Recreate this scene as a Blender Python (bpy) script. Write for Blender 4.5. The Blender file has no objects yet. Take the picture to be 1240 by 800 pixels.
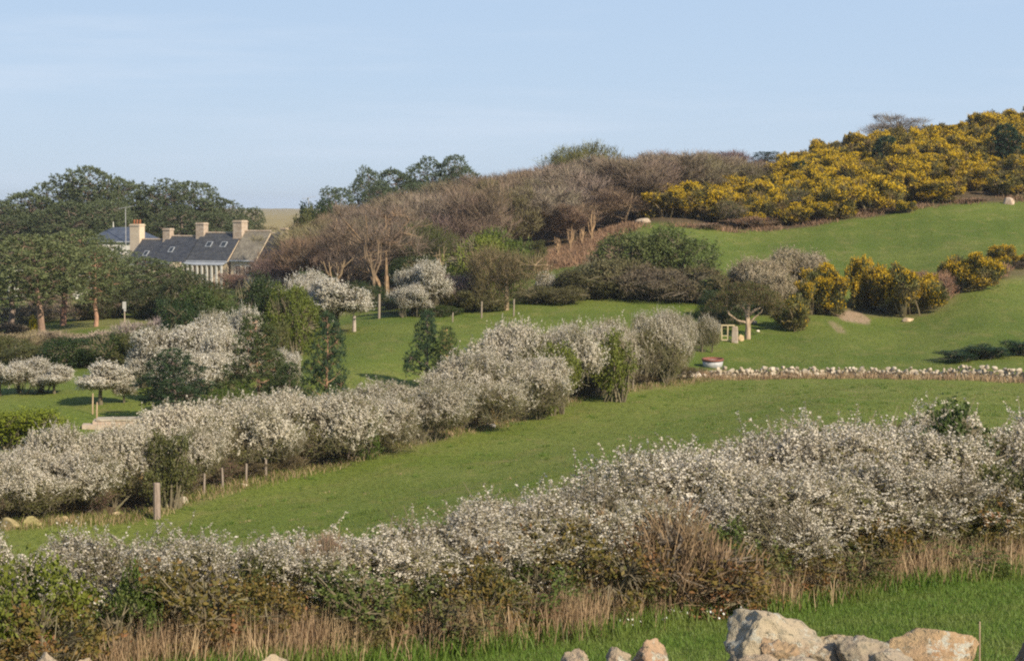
import bpy, bmesh, math, random
import numpy as np
from mathutils import Vector, noise

C = bpy.context.scene.collection
scene = bpy.context.scene
RNG = np.random.default_rng(7)
random.seed(7)

# ------------------------------------------------------------------ camera geometry
F = 2487.0                       # focal length in photograph pixels (1240 wide)
TILT = math.atan(150 / F)
CA, SA = math.cos(TILT), math.sin(TILT)

def ray(px, py):
    x = (px - 620) / F
    v = (400 - py) / F
    d = np.array([x, CA + v * SA, -SA + v * CA])
    return d / d[1]

def at(px, py, Y):
    return ray(px, py) * Y

# ------------------------------------------------------------------ terrain heights (thin plate spline)
CTRL = [  # (px, py, Y) : points of ground
    (620, 1400, 4), (0, 1400, 4), (1240, 1400, 4),
    (620, 945, 13), (0, 945, 13), (1240, 945, 13), (1000, 925, 13),
    (480, 800, 26), (1240, 692, 34), (900, 745, 30), (0, 868, 22), (760, 762, 28.5), (1240, 770, 24.5), (1000, 790, 24),
    (620, 668, 50), (0, 720, 46), (1240, 600, 55), (300, 690, 50),
    (150, 655, 80), (-100, 655, 78), (20, 634, 81), (190, 617, 86), (400, 562, 98), (600, 512, 112), (750, 468, 126), (850, 456, 134),
    (700, 570, 85), (600, 625, 66), (1000, 480, 112), (1240, 492, 106), (1400, 492, 106), (950, 540, 80), (1240, 540, 80),
    (1000, 458, 132), (1240, 462, 125), (1400, 464, 122),
    (450, 445, 128), (80, 493, 110), (-100, 500, 108), (230, 480, 116), (450, 395, 152), (600, 388, 156), (850, 373, 166), (700, 380, 160),
    (1000, 431, 142), (1240, 432, 138), (950, 405, 155), (880, 420, 148), (1100, 385, 165), (1240, 345, 174),
    (1000, 362, 172), (1180, 350, 172), (1225, 318, 184), (900, 300, 208), (1050, 300, 205), (1240, 250, 228),
    (850, 280, 216), (1240, 160, 285), (1000, 205, 275), (900, 240, 268), (800, 262, 228), (1400, 130, 300), (1400, 240, 230),
    (700, 292, 222), (640, 308, 216), (550, 335, 200), (450, 366, 186), (700, 250, 290), (500, 290, 290), (400, 310, 280),
    (230, 350, 250), (100, 355, 250), (-100, 360, 250), (330, 340, 255), (115, 395, 172), (50, 412, 165), (-100, 415, 165),
    (200, 375, 195), (270, 440, 140), (100, 445, 138), (-100, 450, 138), (0, 330, 320), (200, 322, 320), (350, 310, 330),
    (330, 272, 520), (600, 270, 520), (200, 275, 520), (0, 285, 520), (-200, 285, 520), (1000, 200, 420), (1240, 180, 430), (1400, 180, 430),
    (0, 262, 1200), (620, 262, 1200), (1240, 255, 1200), (300, 262, 1200), (900, 258, 1200),
    (0, 254, 3000), (620, 254, 3000), (1240, 254, 3000),
]
_cp = np.array([at(*c) for c in CTRL])
SU, SV = 7.0, 1.6
def _uv(x, y):
    return np.stack([np.clip(x / y, -0.36, 0.36) * SU, np.log(y) * SV], -1)
def _kern(r2):
    return np.where(r2 > 1e-12, 0.5 * r2 * np.log(np.maximum(r2, 1e-12)), 0.0)
_cu = _uv(_cp[:, 0], _cp[:, 1])
_n = len(_cu)
_K = _kern(((_cu[:, None] - _cu[None]) ** 2).sum(-1)) + np.eye(_n) * 0.004
_P = np.hstack([np.ones((_n, 1)), _cu])
_A = np.block([[_K, _P], [_P.T, np.zeros((3, 3))]])
_sol = np.linalg.solve(_A, np.concatenate([_cp[:, 2], np.zeros(3)]))

def smooth(a, b, x):
    t = np.clip((x - a) / (b - a), 0, 1)
    return t * t * (3 - 2 * t)

def bumps(x, y):
    return (np.sin(x * 0.61 + 1.3 * np.sin(y * 0.23)) * np.sin(y * 0.47 + 0.8 * np.sin(x * 0.31)) * 0.07
            + np.sin(x * 1.7 + y * 0.9) * np.sin(y * 1.3 - x * 0.6 + 2) * 0.03)

def ground(x, y):
    x = np.atleast_1d(np.asarray(x, float)); y = np.atleast_1d(np.asarray(y, float))
    th = np.arctan2(x, y)
    r = np.hypot(x, y)
    a = np.clip(th, -math.radians(20), math.radians(20))
    Y = np.clip(r * np.cos(a), 4, 3000)
    X = Y * np.tan(a)
    uv = _uv(X, Y)
    z = np.empty(len(uv))
    for s in range(0, len(uv), 20000):
        q = uv[s:s + 20000]
        k = _kern(((q[:, None] - _cu[None]) ** 2).sum(-1))
        z[s:s + 20000] = k @ _sol[:_n] + _sol[_n] + q @ _sol[_n + 1:]
    w = smooth(math.radians(35), math.radians(90), np.abs(th))
    flat = -1.8 - 8 * smooth(10, 300, r)
    z = z + smooth(350, 430, r) * (np.sin(x * .055 + 1) * .9 + np.sin(x * .16) * .45 + np.sin(x * .4 + y * .1) * .2)
    return z * (1 - w) + flat * w + bumps(x, y) * smooth(8, 40, r) * (0.6 + 0.4 * smooth(150, 240, r))

def gz(x, y):
    return float(ground(x, y)[0])

def foot(px, Y):
    """ground point under picture column px at depth Y"""
    py = 450.0
    for _ in range(4):
        p = at(px, py, Y)
        z = gz(p[0], Y)
        # row at which that height is seen
        t = z / Y
        py = 400 - F * ((SA + t * CA) / (CA - t * SA))
    p = at(px, py, Y)
    return np.array([p[0], Y, gz(p[0], Y)]), py

def unit(a):
    return a / (np.linalg.norm(a, axis=-1, keepdims=True) + 1e-9)

# ------------------------------------------------------------------ mesh helper
class Geo:
    def __init__(self):
        self.v = []; self.f4 = []; self.f3 = []; self.n = 0; self.sm = []
    def add(self, v, f4=None, f3=None):
        v = np.asarray(v, np.float32).reshape(-1, 3)
        self.v.append(v)
        if f4 is not None and len(f4): self.f4.append(np.asarray(f4, np.int32) + self.n)
        if f3 is not None and len(f3): self.f3.append(np.asarray(f3, np.int32) + self.n)
        self.n += len(v)
    def mesh(self, name, mat, smooth_=False):
        V = np.concatenate(self.v) if self.v else np.zeros((0, 3), np.float32)
        q = np.concatenate(self.f4) if self.f4 else np.zeros((0, 4), np.int32)
        t = np.concatenate(self.f3) if self.f3 else np.zeros((0, 3), np.int32)
        m = bpy.data.meshes.new(name)
        m.vertices.add(len(V)); m.vertices.foreach_set('co', V.astype(np.float32).ravel())
        loops = np.concatenate([q.ravel(), t.ravel()]).astype(np.int32)
        m.loops.add(len(loops)); m.loops.foreach_set('vertex_index', loops)
        st = np.concatenate([np.arange(len(q)) * 4, len(q) * 4 + np.arange(len(t)) * 3]).astype(np.int32)
        m.polygons.add(len(st)); m.polygons.foreach_set('loop_start', st)
        m.update(calc_edges=True)
        if mat: m.materials.append(mat)
        m.polygons.foreach_set('use_smooth', np.full(len(st), bool(smooth_)))
        return m
    # --- shapes
    def tubes(self, P, R, s=4, cap=False):
        P = np.asarray(P, float); R = np.asarray(R, float)
        if P.ndim == 2: P = P[None]; R = R[None]
        n, k, _ = P.shape
        T = np.gradient(P, axis=1); T /= np.linalg.norm(T, axis=2, keepdims=True) + 1e-9
        ref = np.zeros_like(T); ref[..., 0] = 1
        par = np.abs(T[..., 0]) > 0.85
        ref[par] = (0, 1, 0)
        A = np.cross(T, ref); A /= np.linalg.norm(A, axis=2, keepdims=True) + 1e-9
        B = np.cross(T, A)
        ang = np.arange(s) * 2 * math.pi / s
        V = P[:, :, None] + R[:, :, None, None] * (A[:, :, None] * np.cos(ang)[None, None, :, None] + B[:, :, None] * np.sin(ang)[None, None, :, None])
        idx = np.arange(n * k * s).reshape(n, k, s)
        a = idx[:, :-1]; b = idx[:, 1:]
        f = np.stack([a, np.roll(a, -1, 2), np.roll(b, -1, 2), b], -1).reshape(-1, 4)
        f3 = []
        if cap:
            for i in range(n):
                for j in range(1, s - 1):
                    f3.append((idx[i, -1, 0], idx[i, -1, j], idx[i, -1, j + 1]))
        self.add(V, f, f3)
    def diamonds(self, Cn, D, N, L, W):
        Cn = np.asarray(Cn, float); m = len(Cn)
        D = D / (np.linalg.norm(D, axis=1, keepdims=True) + 1e-9)
        S = np.cross(D, N); S /= np.linalg.norm(S, axis=1, keepdims=True) + 1e-9
        L = np.broadcast_to(np.asarray(L, float), (m,))[:, None]; W = np.broadcast_to(np.asarray(W, float), (m,))[:, None]
        V = np.stack([Cn - D * L / 2, Cn + S * W / 2 - D * L * .08, Cn + D * L / 2, Cn - S * W / 2 - D * L * .08], 1)
        self.add(V, np.arange(m * 4).reshape(m, 4))
    def box(self, c, s, rot=None, taper=1.0):
        x, y, z = [v / 2 for v in s]
        v = np.array([(-x, -y, -z), (x, -y, -z), (x, y, -z), (-x, y, -z), (-x * taper, -y * taper, z), (x * taper, -y * taper, z), (x * taper, y * taper, z), (-x * taper, y * taper, z)])
        if rot is not None: v = v @ np.asarray(rot).T
        self.add(v + np.asarray(c), [(0, 3, 2, 1), (4, 5, 6, 7), (0, 1, 5, 4), (1, 2, 6, 5), (2, 3, 7, 6), (3, 0, 4, 7)])
    def stone(self, c, s, seed, sub=2, cuts=9, rough=.07, rot=None):
        rs = np.random.default_rng(seed)
        bm = bmesh.new(); bmesh.ops.create_icosphere(bm, subdivisions=sub, radius=1)
        v = np.array([p.co for p in bm.verts]); f = np.array([[q.index for q in p.verts] for p in bm.faces]); bm.free()
        for _ in range(cuts):
            d = rs.normal(size=3); d /= np.linalg.norm(d)
            h = rs.uniform(.42, .78)
            e = v @ d - h
            v = v - np.maximum(e, 0)[:, None] * d * .985
        off = rs.uniform(0, 50, 3)
        dn = np.array([noise.fractal(Vector(p * (2.6 if sub > 3 else 1.9) + off), .62, 2.15, 7 if sub > 3 else 3) for p in v])
        v = v * (1 + rough * dn)[:, None]
        v /= np.abs(v).max(0)
        v = v * np.asarray(s) / 2
        a = rs.uniform(-.25, .25) if rot is None else rot
        R = np.array([[math.cos(a), -math.sin(a), 0], [math.sin(a), math.cos(a), 0], [0, 0, 1]])
        self.add(v @ R.T + np.asarray(c), f3=f)

def tag(o, label=None, cat=None, group=None, kind=None):
    if label: o['label'] = label
    if cat: o['category'] = cat
    if group: o['group'] = group
    if kind: o['kind'] = kind
    return o

def obj(name, mesh, parent=None, color=None):
    o = bpy.data.objects.new(name, mesh); C.objects.link(o)
    if parent is not None: o.parent = parent
    if color is not None: o.color = (*color, 1)
    return o

def empty(name, loc, label, cat, group=None, rz=0, scale=(1, 1, 1), tiltx=0, tilty=0):
    o = bpy.data.objects.new(name, None); C.objects.link(o)
    o.location = loc; o.rotation_euler = (tiltx, tilty, rz); o.scale = scale
    o.empty_display_size = .2
    return tag(o, label, cat, group)

# ------------------------------------------------------------------ materials
def mat(name):
    m = bpy.data.materials.new(name); m.use_nodes = True
    nt = m.node_tree; nt.nodes.clear()
    out = nt.nodes.new('ShaderNodeOutputMaterial')
    return m, nt, out

def nd(nt, t, **kw):
    n = nt.nodes.new(t)
    for k, v in kw.items():
        if k.startswith('i_'):
            key = k[2:]
            n.inputs[int(key) if key.isdigit() else key.replace('_', ' ')].default_value = v
        else: setattr(n, k, v)
    return n

def mixc(nt, a, b, fac, blend='MIX'):
    n = nt.nodes.new('ShaderNodeMix'); n.data_type = 'RGBA'; n.blend_type = blend
    for sock, val in ((n.inputs[0], fac), (n.inputs[6], a), (n.inputs[7], b)):
        if isinstance(val, bpy.types.NodeSocket): nt.links.new(val, sock)
        elif isinstance(val, (int, float)): sock.default_value = val
        else: sock.default_value = (*val, 1)
    return n.outputs[2]

def ramp(nt, src, a, b):
    n = nd(nt, 'ShaderNodeMapRange'); n.interpolation_type = 'SMOOTHSTEP'
    n.inputs['From Min'].default_value = a; n.inputs['From Max'].default_value = b
    nt.links.new(src, n.inputs['Value'])
    return n.outputs[0]

def noise_tex(nt, scale, detail=4, rough=.6, coord='Object', stretch=None):
    tc = nd(nt, 'ShaderNodeTexCoord')
    src = tc.outputs[coord]
    if stretch:
        mp = nd(nt, 'ShaderNodeMapping'); mp.inputs['Scale'].default_value = stretch
        nt.links.new(src, mp.inputs['Vector']); src = mp.outputs[0]
    n = nd(nt, 'ShaderNodeTexNoise', i_Scale=scale, i_Detail=detail, i_Roughness=rough)
    nt.links.new(src, n.inputs['Vector'])
    return n.outputs['Fac']

def leaf_mat(name, a, b, c, cf=.45, transl=.25, rough=.6, tint=True, nscale=1.3, spec=.25):
    m, nt, out = mat(name)
    g = nd(nt, 'ShaderNodeNewGeometry')
    col = mixc(nt, a, b, g.outputs['Random Per Island'])
    nz = ramp(nt, noise_tex(nt, nscale, 3), .45, .62)
    mm = nd(nt, 'ShaderNodeMath', operation='MULTIPLY'); nt.links.new(nz, mm.inputs[0]); mm.inputs[1].default_value = cf
    col = mixc(nt, col, c, mm.outputs[0])
    oi = nd(nt, 'ShaderNodeObjectInfo')
    if tint: col = mixc(nt, col, oi.outputs['Color'], 1.0, 'MULTIPLY')
    p = nd(nt, 'ShaderNodeBsdfPrincipled', i_Roughness=rough)
    p.inputs['Specular IOR Level'].default_value = spec
    nt.links.new(col, p.inputs['Base Color'])
    if transl > 0:
        t = nd(nt, 'ShaderNodeBsdfTranslucent'); nt.links.new(col, t.inputs['Color'])
        mx = nd(nt, 'ShaderNodeMixShader'); mx.inputs[0].default_value = transl
        nt.links.new(p.outputs[0], mx.inputs[1]); nt.links.new(t.outputs[0], mx.inputs[2])
        nt.links.new(mx.outputs[0], out.inputs['Surface'])
    else:
        nt.links.new(p.outputs[0], out.inputs['Surface'])
    return m

def surf_mat(name, a, b, scale=3, c=None, cscale=12, cf=.5, rough=.85, bump=.3, bscale=20, stretch=None, tint=False, spec=.3, lo=.4, hi=.62):
    m, nt, out = mat(name)
    col = mixc(nt, a, b, ramp(nt, noise_tex(nt, scale, 5, .65, stretch=stretch), lo, hi))
    if c is not None:
        mm = nd(nt, 'ShaderNodeMath', operation='MULTIPLY')
        nt.links.new(ramp(nt, noise_tex(nt, cscale, 4, .7), .52, .62), mm.inputs[0]); mm.inputs[1].default_value = cf
        col = mixc(nt, col, c, mm.outputs[0])
    if tint:
        oi = nd(nt, 'ShaderNodeObjectInfo'); col = mixc(nt, col, oi.outputs['Color'], 1.0, 'MULTIPLY')
    p = nd(nt, 'ShaderNodeBsdfPrincipled', i_Roughness=rough)
    p.inputs['Specular IOR Level'].default_value = spec
    nt.links.new(col, p.inputs['Base Color'])
    if bump:
        bp = nd(nt, 'ShaderNodeBump', i_Strength=bump, i_Distance=.03)
        nt.links.new(noise_tex(nt, bscale, 6, .7, stretch=stretch), bp.inputs['Height'])
        nt.links.new(bp.outputs[0], p.inputs['Normal'])
    nt.links.new(p.outputs[0], out.inputs['Surface'])
    return m

M = {}
M['blossom'] = leaf_mat('blossom_petals', (.68, .62, .52), (.88, .83, .74), (.62, .55, .42), .45, .38, .7, nscale=1.0)
M['twig'] = leaf_mat('twig_bark', (.115, .095, .06), (.21, .175, .115), (.16, .15, .08), .6, 0, .9)
M['leaf'] = leaf_mat('green_leaf', (.70, .70, .55), (1.25, 1.2, 1.2), (.75, .85, .75), .5, .3, .5)
M['bramble'] = leaf_mat('bramble_leaf', (.065, .09, .022), (.15, .155, .045), (.19, .12, .065), .8, .3, .6, nscale=1.6)
M['needle'] = leaf_mat('pine_needle', (.72, .78, .74), (1.25, 1.32, 1.18), (1.05, 1.15, .95), .4, .12, .6, nscale=.5)
M['gorse_leaf'] = leaf_mat('gorse_spines', (.08, .09, .022), (.17, .155, .05), (.22, .165, .075), .7, .1, .7, nscale=.9)
M['gorse_flower'] = leaf_mat('gorse_flower', (.47, .33, .014), (.70, .49, .020), (.44, .30, .016), .5, .25, .6)
M['bare'] = leaf_mat('bare_twigs', (.75, .7, .7), (1.2, 1.15, 1.15), (1.0, 1.05, .8), .5, 0, .9, nscale=.35)
M['bark'] = surf_mat('bark', (.10, .08, .06), (.21, .17, .13), 2.5, stretch=(3, 3, .6), tint=True, bscale=9)
M['pinebark'] = surf_mat('pine_bark', (.17, .125, .10), (.27, .205, .165), 2.0, stretch=(3, 3, .7), tint=True, bscale=9)
M['granite'] = surf_mat('granite', (.50, .42, .31), (.44, .35, .27), 2.2, c=(.24, .22, .17), cscale=14, cf=.7, bump=1.0, bscale=20, tint=True)
# extra rust + lichen for granite
def granite_plus(m):
    nt = m.node_tree
    p = [n for n in nt.nodes if n.type == 'BSDF_PRINCIPLED'][0]
    src = p.inputs['Base Color'].links[0].from_socket
    col = mixc(nt, src, (.40, .20, .085), ramp(nt, noise_tex(nt, 3.4, 5, .7), .57, .70))
    col = mixc(nt, col, (.45, .43, .36), ramp(nt, noise_tex(nt, 6.0, 6, .8), .53, .60))
    col = mixc(nt, col, (.10, .095, .065), ramp(nt, noise_tex(nt, 22.0, 4, .75), .57, .66))
    nt.links.new(col, p.inputs['Base Color'])
granite_plus(M['granite'])
M['wallstone'] = surf_mat('wall_stone', (.43, .40, .35), (.30, .26, .21), 1.7, c=(.54, .50, .45), cscale=2.3, cf=.8, bump=.6, bscale=8, tint=True)
M['slate'] = surf_mat('slate', (.040, .044, .055), (.062, .066, .078), 1.2, c=(.085, .085, .08), cscale=2.2, cf=.5, rough=.55, bump=.25, bscale=6, stretch=(1, 1, 3), tint=True)
M['lichenroof'] = surf_mat('lichen_slate', (.16, .14, .11), (.25, .22, .17), 1.2, c=(.10, .09, .08), cscale=3, cf=.6, bump=.4, bscale=6)
M['creamstone'] = surf_mat('cream_render', (.62, .51, .38), (.56, .45, .33), 1.1, c=(.46, .37, .28), cscale=3, cf=.4, bump=.3, bscale=8)
M['palestone'] = surf_mat('pale_stone', (.45, .36, .28), (.36, .27, .20), 2.0, c=(.56, .48, .40), cscale=3.5, cf=.7, bump=.6, bscale=7)
M['white'] = surf_mat('white_paint', (.58, .56, .51), (.50, .48, .44), 2, rough=.6, bump=.05)
M['grey'] = surf_mat('grey_paint', (.48, .47, .45), (.40, .39, .38), 2, rough=.6, bump=.05)
M['zinc'] = surf_mat('zinc', (.36, .38, .41), (.29, .31, .34), 2, rough=.45, bump=.05)
M['glass'] = surf_mat('window_glass', (.03, .035, .04), (.04, .045, .05), 1, rough=.12, bump=0, spec=.6)
M['terracotta'] = surf_mat('terracotta', (.50, .20, .10), (.42, .16, .08), 4, bump=.1)
M['wood'] = surf_mat('weathered_wood', (.33, .285, .25), (.24, .20, .17), 3, stretch=(6, 6, .8), bump=.6, bscale=12, tint=True)
M['darkwood'] = surf_mat('dark_wood', (.06, .055, .05), (.10, .09, .08), 3, bump=.4)
M['metal'] = surf_mat('galvanised', (.44, .43, .43), (.32, .32, .33), 4, rough=.45, bump=.05)
M['rust'] = surf_mat('rust_paint', (.23, .085, .06), (.17, .07, .05), 5, bump=.1)
M['soil'] = surf_mat('ochre_soil', (.52, .36, .13), (.44, .29, .11), 2, bump=.6, bscale=8)
M['deadgrass'] = leaf_mat('dead_grass', (.36, .25, .14), (.56, .42, .26), (.30, .19, .12), .6, .3, .7, nscale=.8)
M['grass'] = leaf_mat('grass_blade', (.11, .15, .022), (.19, .22, .045), (.22, .21, .07), .5, .35, .5, nscale=.25)
M['fern'] = leaf_mat('dead_bracken', (.23, .135, .08), (.36, .23, .145), (.18, .12, .07), .6, .2, .8, nscale=.6)
M['verdant'] = leaf_mat('lush_grass_blade', (.095, .175, .025), (.18, .26, .05), (.20, .23, .06), .5, .4, .5, nscale=.5)
M['daisy'] = leaf_mat('white_flower', (.75, .75, .72), (.85, .85, .8), (.8, .8, .75), .5, .2, .6)

# ------------------------------------------------------------------ terrain mesh
def seg_dist(P, pts):
    """distance of points P (n,2) to polyline pts"""
    d = np.full(len(P), 1e9)
    for a, b in zip(pts[:-1], pts[1:]):
        a = np.array(a); b = np.array(b); ab = b - a
        t = np.clip(((P - a) @ ab) / (ab @ ab), 0, 1)
        d = np.minimum(d, np.linalg.norm(P - (a + t[:, None] * ab), axis=1))
    return d
def xy(px, Y):
    p, _ = foot(px, Y); return (p[0], p[1])

HEDGE_NEAR = [xy(*q) for q in ((-250, 20.5), (0, 23), (250, 25.2), (480, 27), (760, 30.2), (1000, 33), (1240, 37), (1450, 40))]
HEDGE_MID = [xy(*q) for q in ((-200, 76), (20, 82), (190, 88), (400, 99.5), (600, 113.5), (750, 127), (860, 135))]
WALL_FAR = [xy(*q) for q in ((842, 134), (1000, 132), (1240, 125), (1420, 122))]
GORSE_EDGE = [xy(*q) for q in ((790, 222), (860, 219), (1000, 223), (1100, 226), (1240, 232), (1420, 234))]
WOOD_EDGE = [xy(*q) for q in ((380, 178), (460, 186), (560, 200), (660, 214), (780, 224))]
GORSE_ROW = [xy(*q) for q in ((940, 166), (1090, 168), (1170, 175), (1260, 185))]
HEDGE_FAR = [xy(*q) for q in ((470, 158), (600, 162), (720, 166), (860, 168))]

def build_terrain():
    th = np.unique(np.concatenate([np.radians(np.linspace(-180, -20, 90)), np.radians(np.linspace(-20, 20, 340)), np.radians(np.linspace(20, 180, 90))]))
    r = np.concatenate([[0.5, 1.5, 3], np.geomspace(5, 330, 330), np.geomspace(336, 4200, 60)])
    TH, RR = np.meshgrid(th, r)
    x = (RR * np.sin(TH)).ravel(); y = (RR * np.cos(TH)).ravel()
    z = ground(x, y)
    nr, nt_ = RR.shape
    idx = np.arange(nr * nt_).reshape(nr, nt_)
    f = np.stack([idx[:-1, :-1], idx[1:, :-1], idx[1:, 1:], idx[:-1, 1:]], -1).reshape(-1, 4)
    g = Geo(); g.add(np.stack([x, y, z], 1), f[:, ::-1])
    me = g.mesh('ground', None, True)
    P = np.stack([x, y], 1)
    rr = np.hypot(x, y); tt = np.degrees(np.arctan2(x, y))
    wob = np.sin(x * .5) * .7 + np.sin(y * .37 + x * .2) * .9
    litter = np.zeros(len(x)); dry = np.zeros(len(x)); earth = np.zeros(len(x)); lush = np.zeros(len(x))
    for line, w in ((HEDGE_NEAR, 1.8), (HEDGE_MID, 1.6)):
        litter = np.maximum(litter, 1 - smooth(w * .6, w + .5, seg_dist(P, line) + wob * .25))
    dry = np.maximum(dry, .7 * (1 - smooth(1.0, 3.4, seg_dist(P, HEDGE_MID) + wob * .5)))
    dry = np.maximum(dry, .7 * (1 - smooth(.8, 2.2, seg_dist(P, WALL_FAR) + wob * .3)))
    dry = np.maximum(dry, .55 * (1 - smooth(2.0, 5, seg_dist(P, GORSE_ROW) + wob)))
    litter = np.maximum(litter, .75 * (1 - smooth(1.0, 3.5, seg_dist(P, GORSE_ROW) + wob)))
    # gorse hill and wood floors: beyond their lower edges
    def beyond(line, soft):
        line = np.array(line); a = np.degrees(np.arctan2(line[:, 0], line[:, 1])); rad = np.hypot(line[:, 0], line[:, 1])
        e = np.interp(tt, a, rad)
        return smooth(-soft, soft, rr + wob - e) * (tt > a[0] - 1) * (tt < a[-1] + 1)
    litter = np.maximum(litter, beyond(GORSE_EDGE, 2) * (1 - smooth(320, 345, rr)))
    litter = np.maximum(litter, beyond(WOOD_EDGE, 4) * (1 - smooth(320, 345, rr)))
    bc = np.array(xy(690, 208)); d = np.hypot((x - bc[0]) / 6, (y - bc[1]) / 14)
    fern = 1 - smooth(.8, 1.15, d + wob * .06)
    ec = np.array(xy(1032, 163.5)); d = np.hypot((x - ec[0]) / 1.75, (y - ec[1]) / 4.2)
    earth = 1 - smooth(.75, 1.05, d + wob * .09)
    ec = np.array(xy(1013, 158)); d = np.hypot((x - ec[0]) / .6, (y - ec[1]) / 4.5)
    earth = np.maximum(earth, .7 * (1 - smooth(.6, 1.1, d + wob * .09)))
    garden = smooth(146, 152, rr) * (1 - smooth(300, 330, rr)) * (tt < -4.4)
    dry = np.maximum(dry, garden * .55 * (np.sin(x * .35 + 1) * np.sin(y * .22) > -.1))
    dune = smooth(330, 380, rr)
    dry = np.maximum(dry, dune)
    lush = smooth(130, 136, rr) + (rr < 60) * .7
    track = np.abs(seg_dist(P, HEDGE_MID) - 4.3 - .3 * wob)
    dry = np.maximum(dry, .42 * (1 - smooth(.2, .75, track)) * (rr < 132))
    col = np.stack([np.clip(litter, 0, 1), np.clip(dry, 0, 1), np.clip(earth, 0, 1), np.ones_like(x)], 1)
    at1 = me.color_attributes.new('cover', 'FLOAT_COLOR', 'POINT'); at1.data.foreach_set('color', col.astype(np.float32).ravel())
    col2 = np.stack([np.clip(fern, 0, 1), np.clip(lush, 0, 1), np.zeros_like(x), np.ones_like(x)], 1)
    at2 = me.color_attributes.new('cover_b', 'FLOAT_COLOR', 'POINT'); at2.data.foreach_set('color', col2.astype(np.float32).ravel())
    m, nt, out = mat('pasture')
    n1 = noise_tex(nt, .09, 4, .6); n2 = noise_tex(nt, .7, 4, .65, stretch=(1, .45, 1)); n3 = noise_tex(nt, 4.5, 4, .7); n4 = noise_tex(nt, .22, 5, .7)
    fieldc = mixc(nt, (.142, .185, .028), (.185, .215, .044), ramp(nt, n1, .35, .65))
    lushc = mixc(nt, (.105, .150, .022), (.155, .185, .036), ramp(nt, n1, .35, .65))
    ab = nd(nt, 'ShaderNodeAttribute', attribute_name='cover_b'); sb = nd(nt, 'ShaderNodeSeparateColor'); nt.links.new(ab.outputs['Color'], sb.inputs[0])
    aa = nd(nt, 'ShaderNodeAttribute', attribute_name='cover'); sa = nd(nt, 'ShaderNodeSeparateColor'); nt.links.new(aa.outputs['Color'], sa.inputs[0])
    c = mixc(nt, fieldc, lushc, sb.outputs[1])
    f2 = nd(nt, 'ShaderNodeMath', operation='MULTIPLY'); nt.links.new(ramp(nt, n2, .50, .68), f2.inputs[0]); f2.inputs[1].default_value = .45
    c = mixc(nt, c, (.26, .23, .075), f2.outputs[0])
    f3 = nd(nt, 'ShaderNodeMath', operation='MULTIPLY'); nt.links.new(ramp(nt, n3, .45, .60), f3.inputs[0]); f3.inputs[1].default_value = .65
    c = mixc(nt, c, (.065, .095, .014), f3.outputs[0])
    f4 = nd(nt, 'ShaderNodeMath', operation='MULTIPLY'); nt.links.new(ramp(nt, n4, .58, .70), f4.inputs[0]); f4.inputs[1].default_value = .35
    c = mixc(nt, c, (.20, .17, .07), f4.outputs[0])
    def edge(sock, src, amt=.5):
        # roughen a cover mask with noise
        a1 = nd(nt, 'ShaderNodeMath', operation='ADD'); nt.links.new(sock, a1.inputs[0])
        s1 = nd(nt, 'ShaderNodeMath', operation='MULTIPLY_ADD'); nt.links.new(src, s1.inputs[0]); s1.inputs[1].default_value = amt; s1.inputs[2].default_value = -amt / 2
        nt.links.new(s1.outputs[0], a1.inputs[1])
        ml = nd(nt, 'ShaderNodeMath', operation='MULTIPLY'); nt.links.new(ramp(nt, a1.outputs[0], .15, .85), ml.inputs[0]); nt.links.new(sock, ml.inputs[1])
        return ml.outputs[0]
    dryc = mixc(nt, (.24, .20, .085), (.33, .26, .14), ramp(nt, n3, .4, .6))
    c = mixc(nt, c, dryc, edge(sa.outputs[1], n3))
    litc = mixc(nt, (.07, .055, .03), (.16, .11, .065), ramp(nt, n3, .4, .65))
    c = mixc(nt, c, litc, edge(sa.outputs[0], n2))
    c = mixc(nt, c, mixc(nt, (.22, .13, .075), (.30, .19, .12), ramp(nt, n3, .4, .6)), edge(sb.outputs[0], n2))
    c = mixc(nt, c, mixc(nt, (.30, .21, .13), (.38, .28, .19), ramp(nt, n3, .4, .6)), edge(sa.outputs[2], n3))
    p = nd(nt, 'ShaderNodeBsdfPrincipled', i_Roughness=.9); p.inputs['Specular IOR Level'].default_value = .15
    nt.links.new(c, p.inputs['Base Color'])
    bp = nd(nt, 'ShaderNodeBump', i_Strength=.8, i_Distance=.12)
    nt.links.new(noise_tex(nt, 3.2, 7, .8), bp.inputs['Height']); nt.links.new(bp.outputs[0], p.inputs['Normal'])
    nt.links.new(p.outputs[0], out.inputs['Surface'])
    me.materials.append(m)
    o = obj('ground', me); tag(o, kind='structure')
build_terrain()

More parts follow.
